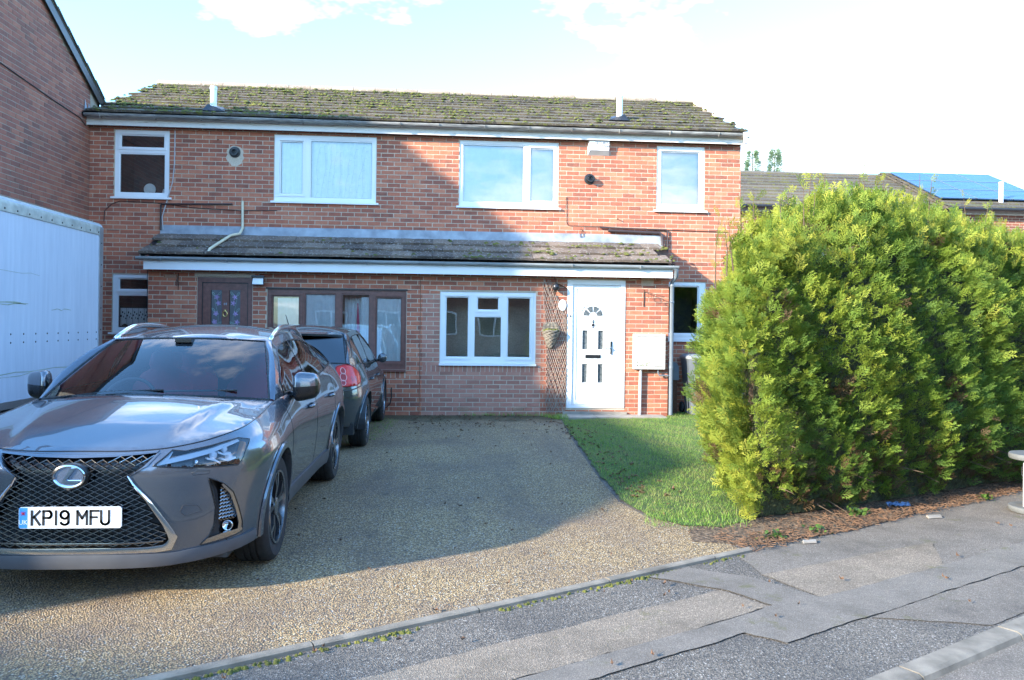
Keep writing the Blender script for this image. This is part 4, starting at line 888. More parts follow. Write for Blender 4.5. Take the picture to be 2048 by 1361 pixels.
def weld(o, d=.0006):
    b = bmesh.new(); b.from_mesh(o.data); bmesh.ops.remove_doubles(b, verts=b.verts, dist=d); bmesh.ops.recalc_face_normals(b, faces=b.faces); b.to_mesh(o.data); b.free(); return o
def membrane(bound, sx, sy, load, crease=None, iters=700):
    """a taut sheet over a closed 3-D boundary (given in plan order): z relaxes with an upward load"""
    P2 = [(p[0], p[1]) for p in bound]
    zb = {}
    V, F = cdt2(P2, [], sx, sy, lambda x, y: (x, y, None)); 
    B = np.array([[p[0], p[1], p[2]] for p in bound]); n = len(V); Z = np.zeros(n); fix = np.zeros(n, bool); xy = np.array([[v[0], v[1]] for v in V])
    for i in range(n):
        best = 1e9
        for k in range(len(B)):
            a, b = B[k], B[(k + 1) % len(B)]; d = b[:2] - a[:2]; L = d @ d
            t = 0 if L < 1e-12 else min(1, max(0, ((xy[i] - a[:2]) @ d) / L)); q = a[:2] + d * t; e = np.hypot(*(xy[i] - q))
            if e < best: best = e; zz = a[2] + (b[2] - a[2]) * t
        Z[i] = zz; fix[i] = best < 1e-4
    nb = [set() for _ in range(n)]
    for f in F:
        for k in range(len(f)): nb[f[k]].add(f[k - 1]); nb[f[k - 1]].add(f[k])
    fr = [i for i in range(n) if not fix[i] and nb[i]]
    if not fr: return [(xy[i][0], xy[i][1], Z[i]) for i in range(n)], F
    idx = [np.array(list(nb[i])) for i in fr]; mean = np.array([0.]); 
    K = max(len(k) for k in idx); M = np.zeros((len(fr), K), int); Wt = np.zeros((len(fr), K))
    for r, k in enumerate(idx): M[r, :len(k)] = k; Wt[r, :len(k)] = 1. / len(k)
    fr = np.array(fr)
    for _ in range(iters): Z[fr] = (Z[M] * Wt).sum(1) + load
    if crease is not None: Z = Z + np.array([crease(x, y) for x, y in xy]) * (~fix)
    return [(xy[i][0], xy[i][1], Z[i]) for i in range(n)], F
def wheel(car, x, y, r, w, rr, side, style):
    """tyre, rim, hub and spokes; side=+1 when the outer face looks towards +x"""
    t = MB(); pr = [(rr, -w / 2 + .01), (rr + .03, -w / 2), (r - .035, -w / 2 - .004), (r - .012, -w / 2 + .012), (r, -w / 2 + .035)]
    for k in range(3): c = -w / 2 + .035 + (w - .07) * (k + 1) / 4; pr += [(r, c - .006), (r - .008, c - .005), (r - .008, c + .005), (r, c + .006)]
    pr += [(r, w / 2 - .035), (r - .012, w / 2 - .012), (r - .035, w / 2 + .004), (rr + .03, w / 2), (rr, w / 2 - .01)]
    t.lathe(pr, (x, y, r), 'x', 56, cap=False); to = t.build('wheel', 'tyre', car, True, local=True, auto=35)
    o = x + side * (w / 2 - .006)
    m = MB(); s = side; m.lathe([(rr + .004, 0.), (rr + .002, s * .008), (rr - .012, s * .006), (rr - .02, -s * .05), (rr - .02, -s * .16)], (o, y, r), 'x', 48, cap=False); m.build('rim', 'rim', to, True, auto=40)
    MB().lathe([(.0, -s * .075), (rr - .018, -s * .075)], (o, y, r), 'x', 32, cap=False).build('brake_disc', 'rim_dark', to)
    sp = MB(); spd = MB()
    for k in range(5 if style == 'lex' else 7):
        a = 2 * math.pi * k / (5 if style == 'lex' else 7) + .35
        prs = ((-.13, .13),) if style == 'lex' else ((-.0, .0),)
        for d0 in ((-.17, .17) if style == 'lex' else (0.,)):
            def pt(rad, an, dx): return (o + s * dx, y + rad * math.cos(an), r + rad * math.sin(an))
            wd0, wd1 = (.030, .042) if style == 'lex' else (.026, .03)
            A, B = a + d0 * .45, a + d0 * 1.25
            v = []
            for rad, an, wd, dx in ((.045, A, wd0, -.012), (rr * .6, (A + B) / 2, wd0, .002), (rr - .008, B, wd1, -.002)):
                h = wd / 2 / rad; v += [pt(rad, an - h, dx), pt(rad, an + h, dx), pt(rad, an + h * .8, dx - .035), pt(rad, an - h * .8, dx - .035)]
            f = []
            for q in (0, 4): f += [(q, q + 1, q + 5, q + 4), (q + 1, q + 2, q + 6, q + 5), (q + 3, q, q + 4, q + 7)]
            (sp if (style != 'lex' or d0 < 0) else spd).add(v, f)
    weld(sp.build('spokes', 'rim', to, False)); 
    if spd.v: weld(spd.build('spokes', 'rim_dark', to, False))
    MB().lathe([(.058, -s * .03), (.058, -s * .004), (.03, s * .004), (.0, s * .004)], (o, y, r), 'x', 20, cap=False).build('hub_cap', 'rim', to, True, auto=40)
    return to
def arch(yc, r, skin, n=26, zc=.341):
    """the wheel opening as a polygon in (a, z): an arc closed below the sill"""
    pts = [(skin.aY(yc + r * math.cos(w)), zc + r * math.sin(w)) for w in [-.55 + (math.pi + 1.1) * i / n for i in range(n + 1)]]
    return pts

def car_body(car, sk, paint, arches, holes, yc, T, hdr, rhdr, cowl, glass_side, glass_screen, glass_rear, hood_crease=None, load=.00013, amin=.0, clad=True):
    """arches: [(y, r)], holes: polygons in (a,z) for lamps and grilles, yc: where the belt leaves the bonnet, T: (y -> x, z) of the roof rail"""
    ac = sk.aY(yc); N = 120; z0 = [sk.g(3, sk.L * i / N) for i in range(N + 1)]
    A = [sk.L * i / N for i in range(N + 1)]
    outer = [(a, sk.g(3, a)) for a in A] + [(a, sk.g(2, a)) for a in reversed(A)]
    ah = [arch(y, r, sk) for y, r in arches]; cut = []
    for P in ah:           # open the arch through the sill
        x0, x1 = P[0][0], P[-1][0]; cut.append([(p, q) for p, q in P if q > min(sk.g(3, x0), sk.g(3, x1)) + .004])
    # splice the arches into the lower edge of the outline
    low = []
    for a in A:
        z = sk.g(3, a); ins = False
        for c in cut:
            xs = [p[0] for p in c]
            if min(c[0][0], c[-1][0]) - .02 < a < max(c[0][0], c[-1][0]) + .02: ins = True
        if not ins: low.append((a, z))
    for c in cut:
        c2 = sorted([c[0], c[-1]]); seq = c if c[0][0] < c[-1][0] else c[::-1]
        k = next((i for i, p in enumerate(low) if p[0] > seq[0][0]), len(low)); low[k:k] = [(seq[0][0], sk.g(3, seq[0][0]))] + seq + [(seq[-1][0], sk.g(3, seq[-1][0]))]
    top = [(a, sk.g(2, a)) for a in reversed(A)]
    V, F = cdt2(low + top, holes, .028, .028, lambda a, z: sk.P(a, z)); m = MB(); m.v = V; m.f = F
    b = mbuild(m, 'body', paint, car, True, auto=38)
    # arch mouldings
    for c in cut:
        seq = c; mm = MB(); v = []; k = len(seq); cy = sum(p[0] for p in seq) / k
        for (a, z) in seq:
            da, dz = a - (seq[0][0] + seq[-1][0]) / 2, z - .341; l = math.hypot(da, dz); ua, uz = da / l, dz / l
            v += [sk.P(a + ua * .042, z + uz * .042, .004), sk.P(a + ua * .034, z + uz * .034, .016), sk.P(a, z, .014), sk.P(a, z, -.06)]
        f = [(4 * i + j, 4 * i + 4 + j, 4 * i + 5 + j, 4 * i + 1 + j) for i in range(k - 1) for j in range(3)]
        mm.add(v, f); mbuild(mm, 'arch_moulding', paint, car, True, auto=30)
    for y, r in arches:   # dark wheel wells
        for s in (1, -1):
            q = MB(); v = []
            for i in range(21):
                w = -.25 + (math.pi + .5) * i / 20; c_, d_ = (r + .02) * math.cos(w), (r + .02) * math.sin(w); v += [(s * .87, y + c_, .341 + d_), (s * .58, y + c_, .341 + d_), (s * .58, y, .30)]
            q.add(v, [(3 * i + j, 3 * i + 3 + j, 3 * i + 4 + j, 3 * i + 1 + j) for i in range(20) for j in range(2)]); q.build('wheel_well', 'trim_matt', car, local=True)
    MB().box(-.74, .74, .25, sk.p[-1][1] - .25, .2, .34).build('underbody', 'trim_matt', car, local=True)
    # bonnet or tail top: a taut sheet from the nose edge to the cowl
    E = [sk.P(a, sk.g(2, a)) for a in [ac * i / 40 for i in range(41)]]
    cw = [cowl(x) for x in [E[-1][0] * (1 - i / 8) for i in range(1, 9)]]
    half = E + cw; full = half + [(-x, y, z) for x, y, z in half[::-1][1:-1]]
    V, F = membrane(full, .032, .032, load, hood_crease, 1800); m = MB(); m.v = V; m.f = F; hd = weld(m.build('bonnet', paint, car, True, local=True))
    sh = MB(); sh.tube([(x, y, z + .001) for x, y, z in E], .0035, 5, cap=False); mbuild(sh, 'shut_line', 'trim_black', car)
    # side of the cabin
    y0, y1 = T[0][0], T[-1][0]; ty = [t[0] for t in T]
    def tx(y): return crs(ty, [t[1] for t in T], y)
    def tz(y): return crs(ty, [t[2] for t in T], y)
    def belt(y): return sk.P(sk.aY(y), sk.g(2, sk.aY(y)))
    ys = [y0 + (y1 - y0) * i / 60 for i in range(61)]; bz = {}; bl = [belt(y) for y in ys]; bxs = [p[0] for p in bl]; bzs = [p[2] for p in bl]; bys = [p[1] for p in bl]
    def bx_(y): return float(np.interp(y, bys, bxs))
    def bz_(y): return float(np.interp(y, bys, bzs))
    def side(y, z, off=0.):
        a, b = bz_(y), tz(y); t = 0 if b - a < .01 else min(1, max(0, (z - a) / (b - a))); x = bx_(y) + (tx(y) - bx_(y)) * t + .03 * 4 * t * (1 - t) * min(1, (b - a) / .3) * .6
        return (x + off, y, z)
    out_ = [(y, bz_(y)) for y in ys] + [(y, max(tz(y), bz_(y) + .002)) for y in reversed(ys)]
    gp = []
    for (ya, yb) in glass_side:
        n = 14; yy = [ya + (yb - ya) * i / n for i in range(n + 1)]
        lo = [(y, bz_(y) + .018) for y in yy]; hi = [(y, max(tz(y) - .055, bz_(y) + .02)) for y in reversed(yy)]
        P = lo + [h for h in hi if h[1] - bz_(h[0]) > .03]; gp.append(P)
    V, F = cdt2(out_, gp, .05, .04, lambda y, z: side(y, z)); m = MB(); m.v = V; m.f = F; mbuild(m, 'cabin_side', paint, car, True, auto=40)
    for P in gp:
        V, F = cdt2(P, [], .06, .05, lambda y, z: side(y, z, -.003)); 
        for s in (1, -1):
            m = MB(); m.v = [(s * x, y, z) for x, y, z in V]; m.f = F if s > 0 else [f[::-1] for f in F]; m.build('side_window', glass_screen, car, True, local=True)
        fr = MB(); lo = [side(y, z, .002) for y, z in P]; fr.tube(lo, .007, 5, closed=True); mbuild(fr, 'window_trim', 'trim_black', car, True)
    # roof
    rb = [(tx(y), y, tz(y)) for y in [hdr[0] + (rhdr[0] - hdr[0]) * i / 24 for i in range(25)]]
    hc = [(rb[0][0] * q, hdr[1] + (hdr[0] - hdr[1]) * q * q, hdr[2] + (rb[0][2] - hdr[2]) * q * q) for q in [1 - i / 8 for i in range(1, 9)]]
    rc = [(rb[-1][0] * q, rhdr[1] + (rhdr[0] - rhdr[1]) * q * q, rhdr[2] + (rb[-1][2] - rhdr[2]) * q * q) for q in [i / 8 for i in range(8)]]
    half = hc[::-1] + rb + rc[::-1]; full = half + [(-x, y, z) for x, y, z in half[::-1][1:-1]]
    V, F = membrane(full, .07, .07, .0010); m = MB(); m.v = V; m.f = F; rf = weld(m.build('roof', paint, car, True, local=True))
    # screens: ruled between cowl and header
    def screen(base, head, name, mat, bulge, border=.0):
        n, k = 24, 12; m = MB(); v = []
        for i in range(n + 1):
            q = -1 + 2 * i / n; a = Vector(base(q)); b = Vector(head(q))
            for j in range(k + 1):
                t = j / k; p = a.lerp(b, t); p.z += bulge * 4 * t * (1 - t); v.append(p)
        f = [(i * (k + 1) + j, (i + 1) * (k + 1) + j, (i + 1) * (k + 1) + j + 1, i * (k + 1) + j + 1) for i in range(n) for j in range(k)]
        m.add(v, f); return m.build(name, mat, car, True, local=True)
    bx0 = E[-1]
    def hb(q): s = abs(q); return (q * (rb[0][0] - .045), hdr[1] + (hdr[0] - hdr[1]) * s * s - .004, hdr[2] + (rb[0][2] - hdr[2]) * s * s + .002)
    def cb(q): x = q * (bx0[0] - .035); c = cowl(abs(x)); return (x, c[1] + .012, c[2] + .002)
    ws = screen(cb, hb, 'windscreen', glass_screen, .02)
    fb = MB(); fb.tube([cb(-1 + i / 12) for i in range(25)], .010, 5); fb.tube([hb(-1 + i / 12) for i in range(25)], .008, 5)
    for s in (-1, 1): fb.tube([Vector(cb(s)).lerp(Vector(hb(s)), t) + Vector((0, 0, .02 * 4 * t * (1 - t))) for t in [i / 8 for i in range(9)]], .009, 5)
    fb.build('screen_seal', 'trim_black', car, True, local=True)
    for s in (1, -1):
        pl = MB(); v = []; n = 14
        for i in range(n + 1):
            t = i / n; p = Vector(cb(s)).lerp(Vector(hb(s)), t); p.z += .02 * 4 * t * (1 - t); y = yc + (hdr[0] - yc) * t; e = Vector((s * tx(y), y, tz(y))); v += [p + Vector((0, 0, .003)), p.lerp(e, .5) + Vector((0, -.006, .008)), e]
        pl.add(v, [f for i in range(n) for j in range(2) for f in [((3 * i + j, 3 * i + 3 + j, 3 * i + 4 + j, 3 * i + 1 + j) if s < 0 else (3 * i + 1 + j, 3 * i + 4 + j, 3 * i + 3 + j, 3 * i + j))]])
        weld(pl.build('pillar', paint, car, True, local=True))
    tl = [sk.P(a, sk.g(2, a)) for a in [sk.aY(rhdr[2 + 1]), sk.L]]
    def rb_(q): s = abs(q); a = sk.L - (sk.L - sk.aY(rhdr[3])) * s; p = sk.P(a, sk.g(2, a)); return (p[0] * (1 if q > 0 else -1), p[1], p[2])
    def rh_(q): s = abs(q); return (q * rb[-1][0], rhdr[1] + (rhdr[0] - rhdr[1]) * s * s, rhdr[2] + (rb[-1][2] - rhdr[2]) * s * s)
    screen(rb_, rh_, 'rear_window', glass_rear, .03)
    return dict(body=b, hood=hd, side=side, cb=cb, hb=hb, E=E, tx=tx, tz=tz, belt=bz_)

# ---- the grey crossover nearest to the viewer
LEX = [(0, 0, .826, .20, .09, .05), (.25, .006, .826, .20, .09, .05), (.45, .04, .834, .20, .095, .05), (.60, .10, .850, .21, .11, .05), (.72, .185, .868, .22, .12, .05), (.81, .30, .888, .23, .12, .04), (.875, .45, .905, .24, .125, .04), (.91, .62, .925, .25, .13, .03), (.922, .90, .952, .25, .135, .03), (.905, 1.25, .993, .25, .12, .05), (.89, 1.6, 1.01, .25, .08, .06), (.89, 2.3, 1.03, .25, .08, .06), (.90, 3.0, 1.06, .25, .08, .06), (.925, 3.55, 1.10, .25, .12, .03), (.91, 3.95, 1.12, .27, .14, .04), (.84, 4.22, 1.10, .28, .14, .05), (.65, 4.40, 1.08, .28, .12, .06), (.3, 4.48, 1.06, .28, .10, .06), (0, 4.49, 1.06, .28, .10, .06)]
sk = Skin(LEX, .70, 2.7)
LX = empty('car', (-1.98, 4.40, .006), "grey crossover car with a mesh spindle grille and plate KP19 MFU, nearest the viewer", 'car')
LOCAL.add(LX.name)
GRI = [(0., .800), (.20, .805), (.425, .820), (.36, .755), (.282, .702), (.30, .665), (.369, .578), (.457, .435), (.492, .355), (.47, .325), (.40, .318), (0., .318)]
HEAD = [(.404, .755), (.47, .748), (.542, .742), (.729, .730), (.87, .722), (.90, .745), (.94, .79), (1.03, .846), (.95, .862), (.84, .852), (.73, .838), (.62, .826), (.575, .82), (.505, .828)]
FOG = [(.690, .672), (.735, .652), (.778, .632), (.843, .572), (.895, .464), (.929, .384), (.932, .325), (.86, .315), (.78, .308), (.66, .298), (.71, .345), (.735, .40), (.738, .50)]
LT = [(1.25, .785, .994), (1.45, .745, 1.15), (1.70, .675, 1.29), (1.95, .605, 1.38), (2.25, .592, 1.425), (2.7, .59, 1.44), (3.2, .585, 1.405), (3.65, .60, 1.31), (3.95, .64, 1.20), (4.12, .68, 1.115)]
def lex_crease(x, y):
    t = min(1, max(0, (y - .12) / 1.0)); xc = .40 + .22 * t; s = (abs(x) - xc) / .035; k = 0 if s > 1 else (1 if s < -1 else .5 - .75 * s + .25 * s ** 3)
    e = min(1, max(0, (y - .14) / .25)); c = max(0, 1 - max(0, y - .9) / .25); return .020 * k * e * c
def lex_cowl(x): q = min(1, abs(x) / .785); return (x, 1.03 + .21 * q ** 2, 1.042 - .05 * q ** 2)
L = car_body(LX, sk, 'paint_grey', [(.90, .378), (3.54, .378)], [GRI, HEAD, FOG], 1.25, LT, (1.95, 1.86, 1.402), (3.6, 3.72, 1.35, 4.1), lex_cowl, [(1.47, 2.38), (2.45, 3.28), (3.33, 3.82)], 'car_glass', 'car_glass_dark', lex_crease)
for y in (.90, 3.54):
    for s in (1, -1): wheel(LX, s * .775, y, .341, .225, .232, s, 'lex')
def onskin(P, off, mat, name, parent, sx=.02, sy=.02, both=True, smooth=True):
    V, F = cdt2(P, [], sx, sy, lambda a, z: sk.P(a, z, off)); r = []
    m = MB(); m.v = V; m.f = F; return mbuild(m, name, mat, parent, smooth)
def rim_of(P, r, mat, name, parent, off=.002, closed=True, n=5):
    pts = []
    for i in range(len(P) if closed else len(P) - 1):
        a, b = P[i], P[(i + 1) % len(P)]; k = max(1, int(math.hypot(b[0] - a[0], b[1] - a[1]) / .02)); pts += [(a[0] + (b[0] - a[0]) * t / k, a[1] + (b[1] - a[1]) * t / k) for t in range(k)]
    if not closed: pts.append(P[-1])
    m = MB(); m.tube([sk.P(a, z, off) for a, z in pts], r, n, closed=closed); return mbuild(m, name, mat, parent, True)
def band(P, Q, off, mat, name, parent, lip=.02):
    """a strip between two polylines on the skin"""
    m = MB(); n = 40
    def at(P, t):
        d = [0.]
        for i in range(1, len(P)): d.append(d[-1] + math.hypot(P[i][0] - P[i - 1][0], P[i][1] - P[i - 1][1]))
        s = t * d[-1]; return (float(np.interp(s, d, [p[0] for p in P])), float(np.interp(s, d, [p[1] for p in P])))
    v = []
    for i in range(n + 1):
        p, q = at(P, i / n), at(Q, i / n); c = ((p[0] + q[0]) / 2, (p[1] + q[1]) / 2)
        v += [sk.P(*p, -lip), sk.P(*p, off * .6), sk.P(*c, off), sk.P(*q, off * .6), sk.P(*q, -lip)]
    m.add(v, [(5 * i + j, 5 * i + 5 + j, 5 * i + 6 + j, 5 * i + 1 + j) for i in range(n) for j in range(4)]); return mbuild(m, name, mat, parent, True, auto=50)
gb = onskin(GRI, -.055, 'trim_black', 'grille', LX)
# lattice of the grille: two families of slanted bars, broken into short strokes
gm = MB(); GF = [(x, z) for x, z in GRI] + [(-x, z) for x, z in GRI[::-1]]
def gpt(x, z, off): p = sk.P(abs(x), z, off); return (p[0] if x >= 0 else -p[0], p[1], p[2])
row = 0; z = .325
while z < .815:
    cw_, ch = .058 + .010 * (z < .55), .0150
    for i in range(-13, 14):
        x = (i + (.5 if row % 2 else 0)) * cw_
        for sg in (1, -1):
            a, b = (x, z), (x + sg * cw_ * .5, z + ch)
            if all(inpoly(q[0], q[1], GF) for q in (a, b)):
                A_, B_ = Vector(gpt(*a, -.006)), Vector(gpt(*b, -.006)); gm.bar(A_, B_, .0034 if z > .6 else .004, .016, up=(0, 1, 0))
    z += ch; row += 1
gmo = gm.build('grille_mesh', 'chrome_dark', gb)
lowp = [(.282, .702), (.30, .665), (.369, .578), (.457, .435), (.492, .355), (.47, .325), (.40, .318), (.2, .318), (0., .318)]
outp = [(.286, .712), (.315, .665), (.392, .578), (.488, .440), (.535, .362), (.505, .292), (.43, .283), (.2, .284), (0., .284)]
band(lowp, outp, .012, 'chrome_bright', 'grille_surround', gb)
band([(0., .798), (.20, .803), (.42, .818)], [(0., .812), (.20, .817), (.432, .829)], .006, 'paint_grey', 'grille_top_trim', gb)
band([(.42, .816), (.358, .752), (.284, .705)], [(.436, .816), (.374, .752), (.292, .708)], .006, 'paint_grey', 'grille_edge', gb)
band([(0., .345), (.2, .345), (.46, .350)], [(0., .335), (.2, .335), (.462, .340)], .004, 'chrome_dark', 'grille_bar', gb, .03)
# emblem
eb = MB(); ez, er = .712, (.079, .056)
yf = sk.P(0, ez, .02)[1]
eb.lathe([(.001, 0), (1., 0), (1.1, .01), (1.14, .05)], (0, 0, 0), 'y', 40, cap=False); eb.v = [(x * .084, yf - .004 + y * .5, ez + z * .061) for x, y, z in eb.v]; eo = eb.build('emblem', 'trim_black', LX, True, local=True, auto=40)
e1 = MB(); e1.tube([(er[0] * math.cos(w), yf - .010, ez + er[1] * math.sin(w)) for w in [i * math.pi / 24 for i in range(48)]], .0065, 6, closed=True)
e1.prism([(.010, ez + .046), (.034, ez + .046), (-.012, ez - .020), (.060, ez - .020), (.056, ez - .034), (-.038, ez - .034)][::-1], yf - .016, yf - .006); e1.build('emblem_ring', 'chrome_bright', eo, True, auto=35)
MB().add([(er[0] * math.cos(w) * .97, yf - .0065, ez + er[1] * math.sin(w) * .97) for w in [i * math.pi / 16 for i in range(32)]], [tuple(range(31, -1, -1))]).build('emblem_field', 'badge_blue', eo)
MB().lathe([(.012, 0), (.012, -.01), (.006, -.014)], (0, yf + .0, .648), 'y', 12).build('camera_eye', 'trim_matt', gb)
# number plate
pz, py = .492, sk.P(0, .49, .0)[1] - .022
pm = MB(); pm.prism([(-.26 + .008 * (1 - c), z) for c, z in ((1, pz - .0475), (0, pz - .0555))] + [(.252, pz - .0555), (.26, pz - .0475), (.26, pz + .0475), (.252, pz + .0555), (-.252, pz + .0555), (-.26, pz + .0475)], py, py + .012)
po = pm.build('number_plate', 'plate_yellowless', LX, local=True)
MB().box(-.258, -.217, py - .0012, py + .002, pz - .053, pz + .053).build('plate_band', 'plate_blue', po)
put_text('UK', .034, 'plate_yellowless', po, Matrix.Translation((-.2375, py - .0015, pz - .024)) @ Matrix.Rotation(R(90), 4, 'X'), .0006, 1.0)
fl = MB(); fl.bar((-.249, py - .002, pz + .014), (-.226, py - .002, pz + .034), .004, .001); fl.bar((-.249, py - .002, pz + .034), (-.226, py - .002, pz + .014), .004, .001); fl.bar((-.249, py - .0026, pz + .024), (-.226, py - .0026, pz + .024), .006, .001); fl.bar((-.2375, py - .0026, pz + .014), (-.2375, py - .0026, pz + .034), .005, .001); fl.build('flag', 'flag_red', po)
# plate characters drawn with strokes of one width, as on a British plate
def glyph(ch, x, w=.040, h=.072, t=.0122):
    z0, z1, zm = pz - h / 2, pz + h / 2, pz; l, r = x, x + w; cx_ = x + w / 2; S = []
    def arc(cx, cz, rx, rz, a0, a1, n=10): return [(cx + rx * math.cos(a0 + (a1 - a0) * i / n), cz + rz * math.sin(a0 + (a1 - a0) * i / n)) for i in range(n + 1)]
    H = math.pi / 2
    if ch == 'K': S = [[(l, z0), (l, z1)], [(r, z1), (l + .008, zm + .002)], [(l + .012, zm + .006), (r, z0)]]
    if ch == 'P': S = [[(l, z0), (l, z1)], [(l, z1)] + arc(r - .014, z1 - .018, .014, .018, H, -H) + [(l, z1 - .036)]]
    if ch == '1': S = [[(cx_, z0), (cx_, z1)]]
    if ch == '9': S = [arc(cx_, z1 - .020, w / 2, .020, 0, 2 * math.pi, 18), [(r, z1 - .02), (r, z0 + .016)] + arc(cx_, z0 + .016, w / 2, .016, 0, -math.pi * .9)]
    if ch == 'M': S = [[(l - .004, z0), (l - .004, z1), (cx_, zm - .004), (r + .004, z1), (r + .004, z0)]]
    if ch == 'F': S = [[(l, z0), (l, z1), (r, z1)], [(l, zm + .002), (r - .008, zm + .002)]]
    if ch == 'U': S = [[(l, z1), (l, z0 + .018)] + arc(cx_, z0 + .018, w / 2, .018, math.pi, 2 * math.pi) + [(r, z1)]]
    m = MB()
    for s in S:
        for a, b in zip(s, s[1:]):
            d = Vector((b[0] - a[0], b[1] - a[1])); 
            if d.length < 1e-6: continue
            d.normalize(); e = .0045; m.bar((a[0] - d.x * e, py - .001, a[1] - d.y * e), (b[0] + d.x * e, py - .001, b[1] + d.y * e), .002, t, up=(-d.y, 0, d.x))
    m.build('character', 'plate_ink', po)
for ch, x in zip('KP19MFU', (-.194, -.136, -.0925, -.049, .040, .103, .157)): glyph(ch, x)
# headlamps
for s in (1, -1):
    V, F = cdt2(HEAD, [], .02, .02, lambda a, z: sk.P(a, z, -.045)); m = MB(); m.v = [(s * x, y, z) for x, y, z in V]; m.f = F; hl = m.build('headlight', 'trim_black', LX, True, local=True)
    def sp_(a, z, off): p = sk.P(a, z, off); return (s * p[0], p[1], p[2])
    V, F = cdt2(HEAD, [], .02, .02, lambda a, z: sp_(a, z, .003)); m = MB(); m.v = V; m.f = F if s > 0 else [f[::-1] for f in F]; m.build('lens', 'lens', hl, True)
    def strip(pts, wid, mat, name, off=-.012):
        m = MB(); v = []
        for i, (a, z) in enumerate(pts):
            p0, p1 = pts[max(0, i - 1)], pts[min(len(pts) - 1, i + 1)]; d = Vector((p1[0] - p0[0], p1[1] - p0[1])).normalized(); w = wid[i] if isinstance(wid, (list, tuple)) else wid; n_ = (-d.y * w / 2, d.x * w / 2)
            v += [sp_(a - n_[0], z - n_[1], off), sp_(a + n_[0], z + n_[1], off), sp_(a + n_[0], z + n_[1], off - .03), sp_(a - n_[0], z - n_[1], off - .03)]
        m.add(v, [(4 * i + j, 4 * i + 4 + j, 4 * i + 4 + (j + 1) % 4, 4 * i + (j + 1) % 4) for i in range(len(pts) - 1) for j in range(4)] + [(0, 1, 2, 3)]); m.build(name, mat, hl)
    strip([(.425, .760), (.50, .776), (.60, .792), (.72, .810), (.84, .832), (.95, .848)], [.012, .022, .024, .02, .016, .012], 'lens_white', 'running_light')
    strip([(.505, .818), (.475, .785), (.44, .762)], [.006, .02, .014], 'lens_white', 'running_light', -.010)
    strip([(.69, .775), (.735, .762), (.765, .742)], .010, 'lens_white', 'lamp_fin'); strip([(.765, .80), (.80, .785), (.845, .79)], .010, 'lens_white', 'lamp_fin'); strip([(.775, .765), (.815, .752), (.87, .762)], .010, 'lens_white', 'lamp_fin')
    for a, z, r in ((.63, .757, .017), (.735, .785, .022), (.835, .765, .022), (.82, .81, .018)):
        c = sp_(a, z, -.03); MB().lathe([(r, .012), (r, 0), (r * .8, -.006), (.0, -.012)], c, 'y', 16).build('projector', 'chrome_bright' if r < .018 else 'lens_white', hl, True)
    strip([(.90, .752), (.94, .795), (.985, .832)], [.02, .022, .012], 'lens_amber', 'indicator', -.008)
rim_of(HEAD, .0035, 'trim_black', 'lamp_seal', LX)
# lower corner intakes with fog lamps
fo_ = onskin(FOG, -.06, 'trim_black', 'intake', LX); rim_of(FOG, .004, 'trim_black', 'intake_edge', fo_)
band([(.690, .672), (.72, .60), (.738, .50), (.735, .40), (.70, .335)], [(.70, .668), (.745, .60), (.765, .50), (.768, .40), (.78, .335)], -.02, 'trim_matt', 'intake_blade', fo_, .05)
band([(.778, .632), (.843, .572), (.895, .464), (.929, .384), (.932, .325)], [(.765, .625), (.822, .565), (.87, .464), (.90, .384), (.895, .335)], .004, 'chrome_dark', 'intake_trim', fo_, .03)
im = MB(); z = .425
while z < .615:
    for a0 in [.775 + .022 * i for i in range(5)]:
        for sg in (1, -1):
            p, q = (a0, z), (a0 + .022, z + sg * .010)
            if inpoly(*p, FOG) and inpoly(*q, FOG): im.bar(sk.P(*p, -.025), sk.P(*q, -.025), .004, .012, up=(0, 1, 0))
    z += .02
mbuild(im, 'intake_mesh', 'chrome_dark', fo_, w=False)
for s in (1, -1):
    c = sk.P(.845, .375, -.03); MB().lathe([(.030, .02), (.030, -.004), (.026, -.004), (.022, .006), (.0, .010)], (s * c[0], c[1], c[2]), 'y', 18).build('fog_lamp', 'chrome_bright', fo_, True)
band([(.66, .300), (.78, .310), (.93, .328)], [(.70, .330), (.79, .345), (.93, .352)], .006, 'chrome_dark', 'intake_base', fo_, .03)
# lower lip and sill cladding
lip = [(0., .282), (.25, .282), (.43, .278), (.52, .275), (.66, .288), (.8, .296), (.95, .305), (1.06, .315)]
lip2 = [(0., .205), (.25, .205), (.43, .205), (.52, .208), (.66, .215), (.8, .225), (.95, .236), (1.06, .245)]
band(lip, lip2, .022, 'cladding', 'bumper_lip', LX, .01)
a1, a2 = sk.aY(1.30), sk.aY(3.14); band([(a1, .36), ((a1 + a2) / 2, .35), (a2, .36)], [(a1, .235), ((a1 + a2) / 2, .235), (a2, .235)], .022, 'cladding', 'sill_cladding', LX)
rim_of([(.545, .50), (.56, .535), (.635, .528), (.66, .49), (.57, .475)], .0016, 'trim_matt', 'tow_cover_seam', LX, .0); rim_of([(.60, .708), (.64, .715), (.70, .710), (.69, .695), (.61, .695)], .0014, 'trim_matt', 'washer_cover_seam', LX, .0)
for y in (1.32, 2.42, 3.30):
    a = sk.aY(y); rim_of([(a, .37), (a, .6), (a, .8), (a + (.03 if y > 3 else 0), sk.g(2, a) - .01)], .002, 'trim_black', 'door_seam', LX, .0, False)
for y in (2.15, 3.12):
    a = sk.aY(y); m = MB()
    m.tube([sk.P(a - .10, .865, .0), sk.P(a - .085, .87, .032), sk.P(a + .06, .876, .034), sk.P(a + .08, .876, .0)], [.012, .015, .015, .012], 8); mbuild(m, 'door_handle', 'paint_grey', LX, True)
